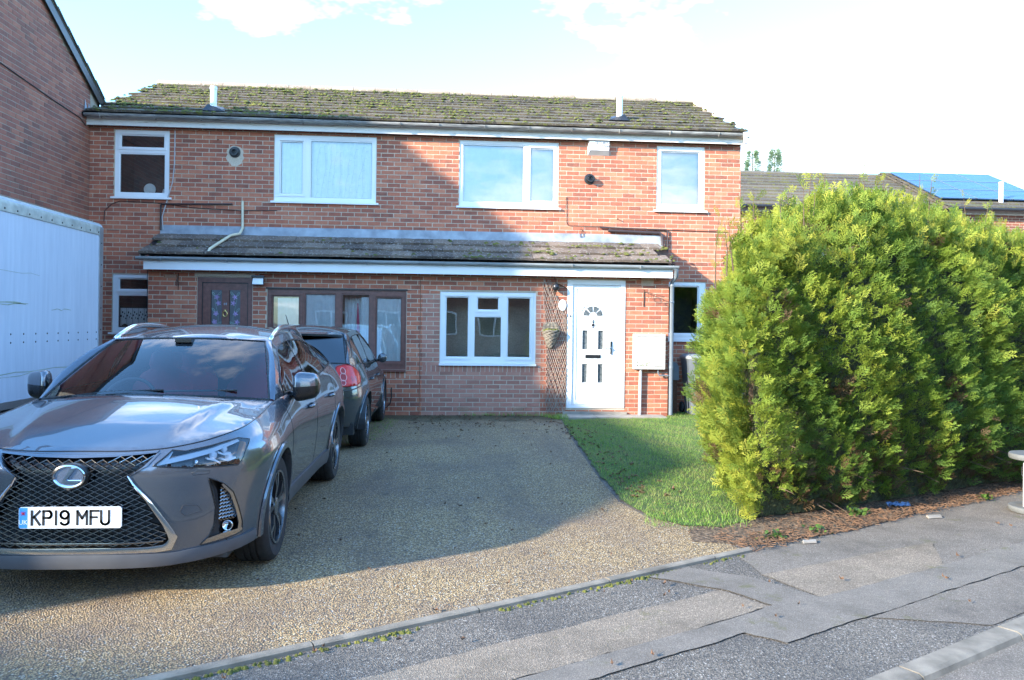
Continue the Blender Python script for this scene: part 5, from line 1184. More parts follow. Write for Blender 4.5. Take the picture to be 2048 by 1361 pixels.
# mirrors, rails, wipers, cabin
for s in (1, -1):
    b_ = L['side'](1.62, 1.06); m = MB(); c = Vector((s * (b_[0] + .145), 1.60, 1.065)); v = []; n, k = 18, 16
    for i in range(n + 1):
        t = -1 + 2 * i / n; r_ = max(.0, 1 - abs(t) ** 5) ** .5
        for j in range(k): w = 2 * math.pi * j / k; v.append((c.x + s * t * .092, c.y - .01 + r_ * .075 * math.copysign(abs(math.cos(w)) ** .6, math.cos(w)) + .045 * t, c.z + r_ * (.100 - .014 * t) * math.copysign(abs(math.sin(w)) ** .6, math.sin(w)) + .004 * t))
    m.add(v, [(i * k + j, i * k + (j + 1) % k, (i + 1) * k + (j + 1) % k, (i + 1) * k + j) for i in range(n) for j in range(k)]); mo_ = weld(m.build('door_mirror', 'trim_black', LX, True, local=True))
    cap_ = MB(); cap_.v = [(x, y - .002, z + .004) for x, y, z in v]; cap_.f = [f for f in m.f if sum(v[q][2] for q in f) / 4 > c.z + .012 and sum(v[q][1] for q in f) / 4 < c.y + .04]; cap_.build('mirror_cap', 'paint_grey', mo_, True)
    MB().tube([(s * (b_[0] - .02), 1.63, 1.0), (s * (b_[0] + .05), 1.62, 1.0), (s * (b_[0] + .10), 1.61, 1.02)], [.035, .026, .024], 8).build('mirror_stalk', 'trim_black', mo_, True)
    rl = MB(); pts = []
    for i in range(25):
        t = i / 24; y = 2.0 + 1.35 * t; lift = .045 * min(1, 4 * t) * min(1, 4 * (1 - t)) ** .8 if 0 < t < 1 else -.008; pts.append((s * (L['tx'](y) - .012), y, L['tz'](y) + .008 + lift))
    rl.tube(pts, [.022 if 2 < i < 22 else .018 for i in range(25)], 8); rl.build('roof_rail', 'chrome_bright', LX, True, local=True)
for q0, q1, h0 in ((-.35, .72, .10), (-.78, .12, .07)):
    wp_ = MB(); A_, B_ = Vector(L['cb'](q0)), Vector(L['cb'](q1)); A_.z += .004; A_.y -= .02; B_ = B_ + Vector((0, h0 * .6, h0 * .45)); wp_.tube([A_, A_.lerp(B_, .5) + Vector((0, 0, .012)), B_], .008, 6); wp_.build('wiper', 'trim_black', LX, True, local=True)
MB().add([(-.72, 1.10, .98), (.72, 1.10, .98), (.74, 1.62, .955), (-.74, 1.62, .955), (-.74, 1.72, .60), (.74, 1.72, .60)], [(0, 1, 2, 3), (3, 2, 5, 4)]).build('dashboard', 'trim_matt', LX, local=True)
MB().box(-.80, .80, 1.5, 4.1, .34, .45).build('cabin_floor', 'trim_black', LX, local=True)
def seat(x, y):
    m = MB(); v = []
    pr = [(.0, .48, .27), (.02, .62, .28), (.10, .80, .26), (.16, 1.0, .24), (.20, 1.10, .18), (.21, 1.13, .12), (.22, 1.17, .14), (.235, 1.26, .12), (.24, 1.29, .07)]
    for dy, z, w in pr: v += [(x - w, y + dy + .04, z), (x - w * .6, y + dy - .03, z), (x + w * .6, y + dy - .03, z), (x + w, y + dy + .04, z), (x + w * .8, y + dy + .12, z), (x - w * .8, y + dy + .12, z)]
    m.add(v, [(6 * i + j, 6 * i + (j + 1) % 6, 6 * i + 6 + (j + 1) % 6, 6 * i + 6 + j) for i in range(len(pr) - 1) for j in range(6)] + [tuple(6 * (len(pr) - 1) + j for j in range(6))]); m.box(x - .25, x + .25, y - .48, y + .05, .44, .56); m.build('seat', 'seat_red', LX, True, local=True, auto=60)
for x in (-.38, .38): seat(x, 2.25); seat(x * 1.1, 3.1)
m = MB(); cc = Vector((-.38, 1.74, .93)); m.tube([cc + Vector((.185 * math.cos(w), .09 * math.sin(w), .165 * math.sin(w))) for w in [i * math.pi / 14 for i in range(28)]], .014, 8, closed=True); m.bar(cc + Vector((-.17, 0, 0)), cc + Vector((.17, 0, 0)), .05, .02); m.tube([cc, cc + Vector((0, -.25, -.1))], .03, 8); m.build('steering_wheel', 'trim_matt', LX, True, local=True)
hb0 = Vector(L['hb'](0)); MB().box(-.12, .12, hb0.y + .02, hb0.y + .06, 1.30, 1.37).build('rear_view_mirror', 'trim_black', LX, local=True)
MB().box(-.06, .06, hb0.y - .10, hb0.y + .02, 1.375, 1.40).build('sensor_pod', 'trim_black', LX, local=True)

# ---- the dark hatchback behind it, tail towards the viewer
AUR = [(0, 0, 1.045, .30, .13, .08), (.40, .02, 1.045, .30, .13, .08), (.60, .08, 1.045, .30, .13, .08), (.74, .19, 1.04, .30, .12, .07), (.82, .36, 1.03, .29, .10, .05), (.86, .58, 1.02, .27, .09, .04), (.88, .76, 1.01, .26, .09, .03), (.865, 1.2, .99, .25, .08, .05), (.86, 1.8, .975, .25, .08, .05), (.86, 2.4, .96, .25, .08, .05), (.865, 2.9, .94, .25, .10, .04), (.87, 3.3, .90, .25, .15, .03), (.83, 3.62, .85, .25, .14, .04), (.70, 3.80, .80, .25, .12, .05), (.35, 3.88, .77, .25, .10, .05), (0, 3.90, .77, .25, .10, .05)]
sk = Skin(AUR, .66, 1.7)
AU = empty('car', (-1.86, 9.36, .006), "dark slate hatchback seen from behind with red tail light, parked nose to the porch", 'car')
LOCAL.add(AU.name)
AT = [(.26, .69, 1.037), (.36, .655, 1.20), (.48, .625, 1.31), (.66, .60, 1.385), (1.05, .59, 1.42), (1.6, .59, 1.43), (2.1, .585, 1.405), (2.45, .61, 1.32), (2.8, .66, 1.18), (3.15, .72, .965)]
TAIL = [(.53, .805), (.72, .785), (.86, .79), (.98, .82), (1.02, .88), (1.0, .95), (.93, 1.0), (.84, 1.03), (.72, 1.035), (.60, 1.015), (.56, .93)]
def au_cowl(x): q = min(1, abs(x) / .70); return (x, .15 + .115 * q ** 2.2, 1.062 - .022 * q * q)
A_ = car_body(AU, sk, 'paint_slate', [(.73, .345), (3.28, .345)], [TAIL], .26, AT, (.66, .46, 1.40), (2.2, 2.1, 1.42, 3.1), au_cowl, [(.52, .80), (.86, 1.58), (1.64, 2.62)], 'car_glass_dark', 'car_glass_dark', None, .0002)
for ch in AU.children:      # from behind, the sheet above the tail is the hatch lip and the near screen the rear window
    if ch.name.startswith('bonnet'): ch.name = 'tailgate_lip'
    elif ch.name.startswith('windscreen'): ch.name = 'hatch_window'
for y in (.73, 3.28):
    for s in (1, -1): wheel(AU, s * .755, y, .315, .205, .205, s, 'aur')
for s in (1, -1):
    def sp_(a, z, off): p = sk.P(a, z, off); return (s * p[0], p[1], p[2])
    V, F = cdt2(TAIL, [], .025, .025, lambda a, z: sp_(a, z, .012)); m = MB(); m.v = V; m.f = F if s > 0 else [f[::-1] for f in F]; tl_ = m.build('tail_light', 'lens_red', AU, True, local=True)
    m = MB(); pts = [sp_(a, z, .010) for a, z in TAIL]; m.tube(pts, .008, 6, closed=True); m.build('lamp_edge', 'lens_red_dark', tl_, True)
    for a, z, r in ((.685, .965, .036), (.675, .895, .044), (.665, .83, .030)):
        m = MB(); m.tube([sp_(a + r * math.cos(w), z + r * math.sin(w), .015) for w in [i * math.pi / 10 for i in range(20)]], .004, 6, closed=True); m.build('lamp_ring', 'lens_pink', tl_, True)
        m = MB(); m.add([sp_(a + r * .8 * math.cos(w), z + r * .8 * math.sin(w), .014) for w in [i * math.pi / 8 for i in range(16)]], [tuple(range(16)) if s > 0 else tuple(range(15, -1, -1))]); m.build('lamp_disc', 'lens_red_dark', tl_)
    m = MB(); m.add([sp_(a, z, .0135) for a, z in ((.80, .84), (.90, .84), (.90, .90), (.80, .90))], [(0, 1, 2, 3) if s > 0 else (3, 2, 1, 0)]); m.build('lamp_block', 'lens_red_dark', tl_)
sp2 = MB(); n = 20; v = []
for i in range(n + 1):
    q = -1 + 2 * i / n; hbp = Vector(A_['hb'](q)); v += [hbp + Vector((0, -.10 + .03 * q * q, -.005)), hbp + Vector((0, -.09 + .03 * q * q, -.03)), hbp + Vector((0, .02, .018))]
sp2.add(v, [f for i in range(n) for f in ((3 * i, 3 * i + 3, 3 * i + 4, 3 * i + 1), (3 * i + 2, 3 * i + 5, 3 * i + 3, 3 * i), (3 * i + 1, 3 * i + 4, 3 * i + 5, 3 * i + 2))]); weld(sp2.build('spoiler', 'paint_slate', AU, True, local=True)).data.set_sharp_from_angle(angle=R(35))
MB().tube([(-.1, .72, 1.42), (-.1, .70, 1.45), (-.13, .60, 1.62)], [.012, .008, .004], 6).build('aerial', 'trim_black', AU, True, local=True)
for s in (1, -1):
    b_ = A_['side'](2.55, 1.02); m = MB(); c = (s * (b_[0] + .13), 2.55, 1.02); m.lathe([(.0, -.075), (.05, -.06), (.075, -.02), (.078, .03), (.06, .05)], c, 'y', 16); m.v = [(c[0] + (x - c[0]) * .85, c[1] - (y - c[1]) * .8, c[2] + (z - c[2]) * .9) for x, y, z in m.v]; mo_ = m.build('door_mirror', 'paint_slate', AU, True, local=True)
    MB().tube([(s * (b_[0] - .02), 2.6, .97), (s * (b_[0] + .08), 2.57, .99)], .022, 8).build('mirror_stalk', 'trim_black', mo_, True)
for y in (1.35, 2.2):
    a = sk.aY(y); m = MB(); m.tube([sk.P(a - .09, .80, .0), sk.P(a - .08, .80, .03), sk.P(a + .07, .805, .03), sk.P(a + .085, .805, 0)], .012, 8); mbuild(m, 'door_handle', 'paint_slate', AU, True)
for y in (.95, 1.62, 2.62):
    a = sk.aY(y); m = MB(); m.tube([sk.P(a, z, 0.) for z in (.33, .5, .66, .8, .93)], .002, 4); mbuild(m, 'door_seam', 'trim_black', AU)
band_pts = ([(0., .72), (.45, .715), (.75, .73), (1.0, .77)], [(0., .735), (.45, .73), (.75, .745), (1.0, .782)])
band(*band_pts, .006, 'trim_matt', 'bumper_seam', AU, .004)
MB().box(-.7, .7, .5, 3.6, .33, .5).build('cabin_floor', 'trim_black', AU, local=True)
# ---------------------------------------------------------------- the box trailer on the left
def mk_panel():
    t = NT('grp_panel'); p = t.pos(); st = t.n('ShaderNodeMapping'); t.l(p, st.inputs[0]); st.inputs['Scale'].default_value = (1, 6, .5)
    c = t.ramp(t.noise(st.outputs[0], 3., 5, .6), [(.35, (.47, .54, .64)), (.7, (.55, .62, .72))])  # white panel; the blue cast of its shade is put into the colour
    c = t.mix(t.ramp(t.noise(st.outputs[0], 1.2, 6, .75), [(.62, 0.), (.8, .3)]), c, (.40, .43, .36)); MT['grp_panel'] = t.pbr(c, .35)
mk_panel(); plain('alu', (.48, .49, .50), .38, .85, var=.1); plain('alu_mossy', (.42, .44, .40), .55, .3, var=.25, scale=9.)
plain('scuff', (.28, .34, .26), .9)
TR = empty('box_trailer', (-5.9, 9., 0), "white box trailer body with riveted aluminium edges parked beside the gable wall", 'trailer')
tx0, tx1, ty0, ty1, tz0, tz1 = -7.05 + .95, -4.85, 4.6, 11.6, .62, 2.87
tx0 = -6.02
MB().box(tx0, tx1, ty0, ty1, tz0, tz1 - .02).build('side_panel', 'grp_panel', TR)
m = MB(); r = .10     # rounded cant rail along the roof edge
pr = [(tx1 + .012, tz1 - .16), (tx1 + .012, tz1 - .08)] + [(tx1 + .012 - r + r * math.cos(w), tz1 - .08 + r * math.sin(w)) for w in [i * math.pi / 16 for i in range(1, 9)]] + [(tx1 - .2, tz1 + .02), (tx1 - .2, tz1 - .02), (tx1 - .01, tz1 - .16)]
k = len(pr); v = [(x, ty0, z) for x, z in pr] + [(x, ty1 + .005, z) for x, z in pr]; m.add(v, [tuple(range(k)), tuple(range(2 * k - 1, k - 1, -1))] + [(j, k + j, k + (j + 1) % k, (j + 1) % k) for j in range(k)]); m.build('cant_rail', 'alu_mossy', TR, True, auto=40)
MB().box(tx1 - .01, tx1 + .014, ty1 - .10, ty1 + .012, tz0 - .03, tz1 - .05).build('corner_post', 'alu', TR)
MB().box(tx0, tx1 + .014, ty0, ty1 + .01, tz0 - .08, tz0).build('floor_rail', 'alu', TR)
rv = MB()
def rivet(y, z, r_=.011, x=tx1): rv.lathe([(r_, 0), (r_ * .8, .005), (.0, .008)], (x, y, z), 'x', 8, cap=False)
y = ty0 + .1
while y < ty1: rivet(y, tz1 - .125, .012, tx1 + .012); y += .26
z = .8
while z < 2.7: rivet(ty1 - .045, z, .010, tx1 + .014); z += .30
y = ty0 + .1
while y < ty1 - .12: rivet(y, 1.365); rivet(y, 1.27); y += .27
rv.build('rivets', 'dark_metal', TR)
sc = MB()
for y0, y1, z, w in ((8.4, 9.65, 1.72, .02), (8.6, 9.6, 1.70, .012), (10.2, 10.7, 1.655, .008), (8.2, 10.6, .93, .014), (8.3, 9.9, .90, .008), (8.3, 9.9, 2.06, .004)):
    n = 8; pts = [(tx1 + .002, y0 + (y1 - y0) * i / n, z + rnd.uniform(-.012, .012)) for i in range(n + 1)]
    for a, b in zip(pts, pts[1:]): sc.bar(a, b, .002, w * rnd.uniform(.3, 1), up=(0, 0, 1))
    sc.build('scuff_mark', 'scuff', TR); sc = MB()
MB().box(tx0 + .25, tx1 - .25, ty0 + .2, ty1 - .2, .42, .56).build('chassis', 'dark_metal', TR)
for yy in (8.15, 9.1):
    for xx in (tx1 - .14, tx0 + .14):
        w = MB(); w.lathe([(.18, -.1), (.33, -.1), (.36, -.07), (.36, .07), (.33, .1), (.18, .1)], (xx, yy, .36), 'x', 30, cap=False).build('wheel', 'tyre', TR, True, auto=35); MB().lathe([(.0, 0), (.19, 0), (.19, .09)], (xx, yy, .36), 'x', 24, cap=False).build('wheel_rim', 'alu', TR)
mg = MB(); v = []
for i in range(15):
    w = math.pi * i / 14
    v += [(tx1 - .30, 8.15 + .46 * math.cos(w), .40 + .46 * math.sin(w)), (tx1 + .06, 8.15 + .46 * math.cos(w), .40 + .46 * math.sin(w)), (tx1 + .06, 8.15 + .43 * math.cos(w), .40 + .43 * math.sin(w))]
mg.add(v, [(3 * i + j, 3 * i + 3 + j, 3 * i + 4 + j, 3 * i + 1 + j) for i in range(14) for j in range(2)]); mg.build('mudguard', 'upvc', TR, True)
for yy in (ty0 + .2,): MB().box(tx1 - .3, tx1 - .2, yy, yy + .1, 0.006, .5).build('prop_stand', 'dark_metal', TR)

# ---------------------------------------------------------------- trellis, wall basket, bin
TL = empty('trellis', (1.8, YP, .05), "weathered expanding lattice trellis fixed beside the white front door", 'trellis')
TP = [(1.545, 2.30), (1.70, 2.30), (1.77, 2.06), (1.98, 1.76), (1.985, .06), (1.63, .06), (1.625, 1.0), (1.60, 1.6)]
def clip(p, d, P):
    ts = []
    for i in range(len(P)):
        a, b = P[i], P[(i + 1) % len(P)]; ex_, ez_ = b[0] - a[0], b[1] - a[1]; den = d[0] * ez_ - d[1] * ex_
        if abs(den) < 1e-9: continue
        t = ((a[0] - p[0]) * ez_ - (a[1] - p[1]) * ex_) / den; u = ((a[0] - p[0]) * d[1] - (a[1] - p[1]) * d[0]) / den
        if 0 <= u <= 1: ts.append(t)
    ts.sort(); return [(ts[i], ts[i + 1]) for i in range(0, len(ts) - 1, 2)]
for sgn, lay_y in ((1, -.012), (-1, -.022)):
    d = (sgn * .34, .94); c = -2.2
    while c < 3.2:
        d = (sgn * (.34 + rnd.uniform(-.015, .015)), .94)
        for t0, t1 in clip((1.8 + c, 1.2), d, TP):
            if t1 - t0 > .08:
                a, b = (1.8 + c + d[0] * t0, YP + lay_y - rnd.uniform(0, .004), 1.2 + d[1] * t0), (1.8 + c + d[0] * t1, YP + lay_y - rnd.uniform(0, .012), 1.2 + d[1] * t1)
                MB().bar(a, b, .005, .015, up=(0, 1, 0)).build('lath', 'lath', TL)
        c += .037
BK = empty('wall_basket', (1.705, YP - .03, 1.16), "cone shaped wicker hanging basket with moss, on the trellis by the white door", 'basket')
wv = MB(); n = 24
for i in range(15):
    t = i / 14; z = 1.16 + .28 * t; r = .028 + .122 * t ** .8
    wv.tube([(1.705 + r * math.cos(w) + rnd.uniform(-.004, .004), YP - .035 - r * .95 * abs(math.sin(w)), z + .006 * math.sin(6 * w + i * 2.)) for w in [math.pi * k / n for k in range(n + 1)]], .0105, 5)
wv.build('weave', 'wicker', BK)
bk = MB()
for i in range(9):
    z = 1.45 + .016 * i; h = .15 * math.sqrt(max(.05, 1 - (i / 9.5) ** 2)); bk.tube([(1.705 - h + 2 * h * k / 8, YP - .04 - .006 * (k % 2), z + rnd.uniform(-.004, .004)) for k in range(9)], .009, 5)
bk.build('back_weave', 'wicker', BK)
moss(BK, 60, lambda: (1.705 + rnd.uniform(-.12, .12), YP - .05 - rnd.uniform(0, .09), 1.445), .015, .035, .8); BK.children[-1].name = 'moss_filling'
plain('bin_grey', (.10, .115, .135), .42, var=.12, scale=5.)
def wheelie(x, y, rz, label):
    b = empty('wheelie_bin', (x, y, .014), label, 'bin', None, rz); m = MB()
    rings = [(.02, .20, .25), (.10, .205, .255), (.88, .265, .32), (.94, .275, .335), (.97, .275, .335)]; v = []; k = 16
    for z, a, c in rings:
        for j in range(k):
            w = 2 * math.pi * (j + .5) / k; cx_, cy_ = math.cos(w), math.sin(w); q = max(abs(cx_), abs(cy_)); e = .82 + .18 * (q ** -1 if q else 1) * .0 + .0
            v.append((a * np.sign(cx_) * min(1, abs(cx_) * 1.28), c * np.sign(cy_) * min(1, abs(cy_) * 1.28), z))
    m.add(v, [(i * k + j, i * k + (j + 1) % k, (i + 1) * k + (j + 1) % k, (i + 1) * k + j) for i in range(len(rings) - 1) for j in range(k)] + [tuple(range(k - 1, -1, -1))]); m.build('bin_body', 'bin_grey', b, True, local=True, auto=35)
    l = MB(); rings = [(.965, .29, .35), (.985, .295, .355), (1.02, .28, .34), (1.045, .22, .27), (1.05, .0, .0)]; v = []
    for z, a, c in rings:
        for j in range(k): w = 2 * math.pi * (j + .5) / k; cx_, cy_ = math.cos(w), math.sin(w); v.append((a * np.sign(cx_) * min(1, abs(cx_) * 1.28), c * np.sign(cy_) * min(1, abs(cy_) * 1.28), z))
    l.add(v, [(i * k + j, i * k + (j + 1) % k, (i + 1) * k + (j + 1) % k, (i + 1) * k + j) for i in range(len(rings) - 1) for j in range(k)]); l.build('lid', 'grey_plastic', b, True, local=True, auto=35)
    MB().tube([(-.2, .36, .95), (-.2, .42, .97), (.2, .42, .97), (.2, .36, .95)], .014, 8).build('handle', 'bin_grey', b, True, local=True)
    for s in (-1, 1): MB().lathe([(.0, -.025), (.09, -.025), (.1, 0), (.09, .025), (.0, .025)], (s * .23, .28, .10), 'x', 20, cap=False).build('wheel', 'tyre', b, True, local=True)
    MB().add([(-.06, -.268 - .012, .60), (.09, -.27 - .012, .60), (.09, -.296 - .0, .79), (-.06, -.296, .79)], [(0, 1, 2, 3)]).build('sticker', 'plate_white', b, local=True)
    return b
wheelie(4.36, 13.62, 0., "grey wheelie bin with white sticker half hidden by the hedge")
m = MB(); m.prism([(3.83, .60), (4.02, .60), (4.02, .82), (3.98, .90), (3.90, .92), (3.83, .92)], 13.72, 13.98); co = m.build('water_butt_box', 'pipe_grey'); tag(co, "small pale grey plastic cabinet between the downpipe and the wheelie bin", 'cabinet')
MB().box(3.85, 4.0, 13.75, 13.95, .014, .60).build('post', 'rust', co)

# ---------------------------------------------------------------- far houses on the right
FA = simple_house("far brick terraced house with mossy tiled roof behind the hedge", 5.6, 21.7, 0., 8.2, 6.6, 4.98, .46, 'far_house', group='houses behind the hedge')
FB = simple_house("far brick house with blue solar panels on its roof", 13.95, 21.55, 0., 3.30, 6.6, 5.02, .46, 'far_house', wins=False, group='houses behind the hedge')
rows = MB(); pit = .46; s_ = math.atan(pit)
for hh, ox, oy, w, ev in ((FA, 5.6, 21.7, 8.2, 4.98), (FB, 13.95, 21.55, 3.30, 5.02)):
    for i in range(11):       # tile courses, each a real step
        y = oy - .28 + i * .32; z = ev + (y - oy) * pit + .062
        m = MB(); v = [(ox - .13, y, z + .045), (ox + w + .13, y, z + .045), (ox + w + .13, y + .34, z + .34 * pit + .004), (ox - .13, y + .34, z + .34 * pit + .004)]; v += [(a, b, c - .055) for a, b, c in v[:2]]
        m.add(v, [(0, 1, 2, 3), (4, 5, 1, 0)], rnd.random()); m.build('tile_course', 'tile_main', hh)
plain('solar_cell', (.03, .09, .20), .12, var=.15, scale=2.); plain('solar_frame', (.30, .33, .38), .35, .8)
for j in range(3):
    for i in range(3):
        x0 = 13.95 + i * 1.10; a = .62 + j * 0.98; p = [(x0, a), (x0 + 1.07, a), (x0 + 1.07, a + .95), (x0, a + .95)]
        def rp_(x, s, o): return (x, 21.55 - .28 + s * math.cos(s_) - o * math.sin(s_), 5.02 - .28 * pit + .06 + s * math.sin(s_) + o * math.cos(s_))
        m = MB(); v = [rp_(x, s, .10) for x, s in p] + [rp_(x, s, .07) for x, s in p]; m.add(v, [(0, 1, 2, 3), (0, 4, 5, 1), (1, 5, 6, 2), (2, 6, 7, 3), (3, 7, 4, 0)]); so_ = m.build('solar_panel', 'solar_cell', FB)
        g = MB()
        for q in range(1, 6): s = a + .95 * q / 6; g.bar(rp_(x0, s, .102), rp_(x0 + 1.07, s, .102), .006, .003)
        for (c, d_) in ((0, 1), (1, 2), (2, 3), (3, 0)): g.bar(rp_(*p[c], .103), rp_(*p[d_], .103), .02, .006)
        g.build('cell_grid', 'solar_frame', so_)
MB().lathe([(.06, -.1), (.06, .62), (.066, .62), (.066, .68)], (15.72, 21.75, 5.1), 'z', 16).build('flue_pipe', 'upvc', FB, True, auto=40)
wfb = MB().holes((16.5, 17.2, 3.40, 4.72), [(16.57, 17.13, 3.47, 4.17), (16.57, 17.13, 4.25, 4.65)], 21.50, 21.56).build('window', 'upvc', FB); MB().box(16.55, 17.15, 21.525, 21.53, 3.45, 4.68).build('pane', 'car_glass_dark', wfb)
# ---------------------------------------------------------------- foliage
def mk_leaf(name, stops, trans=.35, rough=.55):
    t = NT(name); c = t.ramp(t.attr('tint'), stops); c = t.mix(t.math('MULTIPLY', t.noise(t.pos(), 14., 3), .35), c, tuple(x * .55 for x in stops[0][1]))
    d = t.pbr(c, rough); b = t.bsdf; tr = t.n('ShaderNodeBsdfTranslucent'); t.l(c, tr.inputs[0]); mxs = t.n('ShaderNodeMixShader'); mxs.inputs[0].default_value = trans
    t.l(b.outputs[0], mxs.inputs[1]); t.l(tr.outputs[0], mxs.inputs[2]); t.l(mxs.outputs[0], t.o.inputs[0]); MT[name] = t.m
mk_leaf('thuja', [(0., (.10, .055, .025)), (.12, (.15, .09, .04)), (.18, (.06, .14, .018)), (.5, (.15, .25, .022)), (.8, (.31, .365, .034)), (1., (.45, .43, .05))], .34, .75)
mk_leaf('grass_blade', [(0., (.10, .20, .025)), (.5, (.18, .37, .04)), (.85, (.28, .46, .07)), (1., (.38, .34, .13))], .35)
mk_leaf('conifer', [(0., (.20, .30, .18)), (1., (.36, .46, .22))], .5); mk_leaf('weed', [(0., (.03, .08, .015)), (1., (.10, .18, .03))], .3)
rg = np.random.default_rng(5)
def spray_tpl(seed, tris):
    """a flat fan of scale-leaved twigs in the x(side) y(forward) plane, z a slight droop"""
    r = np.random.default_rng(seed); V = []; F = []
    def strip(p, q, w0, lift):
        d = np.array(q) - np.array(p); l = np.hypot(*d) + 1e-9; n = np.array([-d[1], d[0]]) / l; m = np.array(p) + d * .55; o = len(V)
        V.extend([(p[0], p[1], lift), (m[0] - n[0] * w0, m[1] - n[1] * w0, lift), (m[0] + n[0] * w0, m[1] + n[1] * w0, lift), (q[0], q[1], lift - .004)]); F.extend([(o, o + 2, o + 1), (o + 1, o + 2, o + 3)])
    L = .15; strip((0, 0), (0, L), .004, 0.)
    for i in range(8):
        t = .08 + .112 * i; s = 1 if i % 2 else -1; b = (0, L * t); ln = L * (.60 - .42 * abs(t - .35)) * r.uniform(.8, 1.15); an = r.uniform(.5, .8); e = (s * ln * math.sin(an), b[1] + ln * math.cos(an)); strip(b, e, .0056, r.uniform(-.006, .006))
        for k, s2 in ((.38, 1), (.62, -1)):
            b2 = (b[0] + (e[0] - b[0]) * k, b[1] + (e[1] - b[1]) * k); l2 = ln * .42 * r.uniform(.7, 1.2); a2 = s * an + s2 * .6; strip(b2, (b2[0] + l2 * math.sin(a2), b2[1] + l2 * math.cos(a2)), .0046, r.uniform(-.008, .008))
    return np.array(V), np.array(F)
def scatter(name, tpls, pos, dirs, ups, scale, tint, mat, parent, kind='stuff'):
    """join one copy of a template per position into a single mesh, quickly"""
    VS, FS, TS_, o = [], [], [], 0; n = len(pos); which = rg.integers(0, len(tpls), n)
    f = dirs / np.linalg.norm(dirs, axis=1)[:, None]; s = np.cross(f, ups); s /= np.linalg.norm(s, axis=1)[:, None] + 1e-9; u = np.cross(s, f)
    for k, (V, F) in enumerate(tpls):
        q = np.where(which == k)[0]
        if not len(q): continue
        W_ = pos[q][:, None, :] + scale[q][:, None, None] * (V[None, :, 0:1] * s[q][:, None, :] + V[None, :, 1:2] * f[q][:, None, :] + V[None, :, 2:3] * u[q][:, None, :])
        VS.append(W_.reshape(-1, 3)); FS.append((F[None] + (o + np.arange(len(q)) * len(V))[:, None, None]).reshape(-1, 3))
        tt = np.repeat(tint[q], len(V)).reshape(len(q), len(V)) + (V[None, :, 1] / .15 - .4) * .12 * (tint[q][:, None] > .17); TS_.append(tt.ravel()); o += len(q) * len(V)
    V, F, T_ = np.concatenate(VS), np.concatenate(FS), np.clip(np.concatenate(TS_), 0, 1)
    m = bpy.data.meshes.new(name); m.vertices.add(len(V)); m.vertices.foreach_set('co', V.ravel()); m.loops.add(F.size); m.loops.foreach_set('vertex_index', F.ravel().astype(np.int32)); m.polygons.add(len(F)); m.polygons.foreach_set('loop_start', np.arange(0, F.size, 3, dtype=np.int32)); m.update(calc_edges=True)
    a = m.attributes.new('tint', 'FLOAT', 'POINT'); a.data.foreach_set('value', T_); m.materials.append(MT[mat]); ob = link(name, m, parent); 
    if kind: ob['kind'] = kind
    return ob
HG = empty('hedge', (4.2, 7.8, 0), "tall bright yellow-green conifer hedge along the pavement", 'hedge')
BASE = [(2.30, 6.10), (3.34, 6.44), (5.26, 7.24), (8.2, 8.6), (7.6, 10.2), (4.6, 9.7), (3.10, 8.9)]
HC = np.array([4.6, 8.2])
def hz_(x, y): return 2.18 + .50 * np.clip((x - 2.2) / 1.6, 0, 1) ** .8 - .36 * np.clip((x - 5.0) / 2.2, 0, 1) + .10 * np.sin(x * 2.1) * np.cos(y * 1.7) + .06 * np.sin(x * 5.3 + y * 3.)
def perim(n):
    P = np.array(BASE + [BASE[0]]); d = np.hypot(*np.diff(P, axis=0).T); L_ = d.sum(); u = rg.random(n) * L_; c = np.concatenate([[0], np.cumsum(d)]); k = np.clip(np.searchsorted(c, u) - 1, 0, len(d) - 1); t = (u - c[k]) / d[k]; p = P[k] * (1 - t)[:, None] + P[k + 1] * t[:, None]; e = (P[k + 1] - P[k]) / d[k][:, None]; nrm = np.stack([e[:, 1], -e[:, 0]], 1)
    # round the corners by blending the outward normal with the direction from the centre
    return p, nrm, u
def lump(p, z): return .11 * np.sin(p[:, 0] * 4.1 + z * 2.2) * np.sin(p[:, 1] * 3.3 - z * 3.1) + .08 * np.sin(p[:, 0] * 9.3 + p[:, 1] * 5. + z * 6.)
def hedge_side(n, dmin, dmax):
    p, nr, u = perim(n); zt = hz_(p[:, 0], p[:, 1]); t = rg.random(n) ** .9; z = .03 + t * (zt - .05)
    left = np.exp(-((p[:, 0] - 2.2) / .7) ** 2)
    bul = .20 * np.sin(np.clip(t * 1.12, 0, 1) * math.pi) ** .7 - .05 - .42 * np.clip((t - .62) / .38, 0, 1) ** 1.8 - (1 - left) * .16 * np.clip((.16 - t) / .16, 0, 1)
    dep = rg.uniform(dmin, dmax, n); off = bul + lump(p, z) - dep
    rad = p - HC; rad /= np.linalg.norm(rad, axis=1)[:, None]; nr = nr * .8 + rad * .35; nr /= np.linalg.norm(nr, axis=1)[:, None]
    q = p + nr * off[:, None]; return np.stack([q[:, 0], q[:, 1], z], 1), np.stack([nr[:, 0], nr[:, 1], np.zeros(n)], 1), t, left
def tri_pts(n):
    P = np.array(BASE); out_ = []
    while len(out_) < n:
        c = rg.uniform(P.min(0), P.max(0)); 
        if inpoly(c[0], c[1], BASE): out_.append(c)
    return np.array(out_)
tp = [spray_tpl(s, 0) for s in range(8)]
pos, nr, t, lf = hedge_side(36000, -.03, .18)
n = len(pos); dirs = nr * .75 + rg.normal(0, .26, (n, 3)) + np.array([0, 0, .55]) + np.array([.25, .1, 0]); ups = np.array([0, 0, 1.]) + rg.normal(0, .7, (n, 3)) + nr * .4
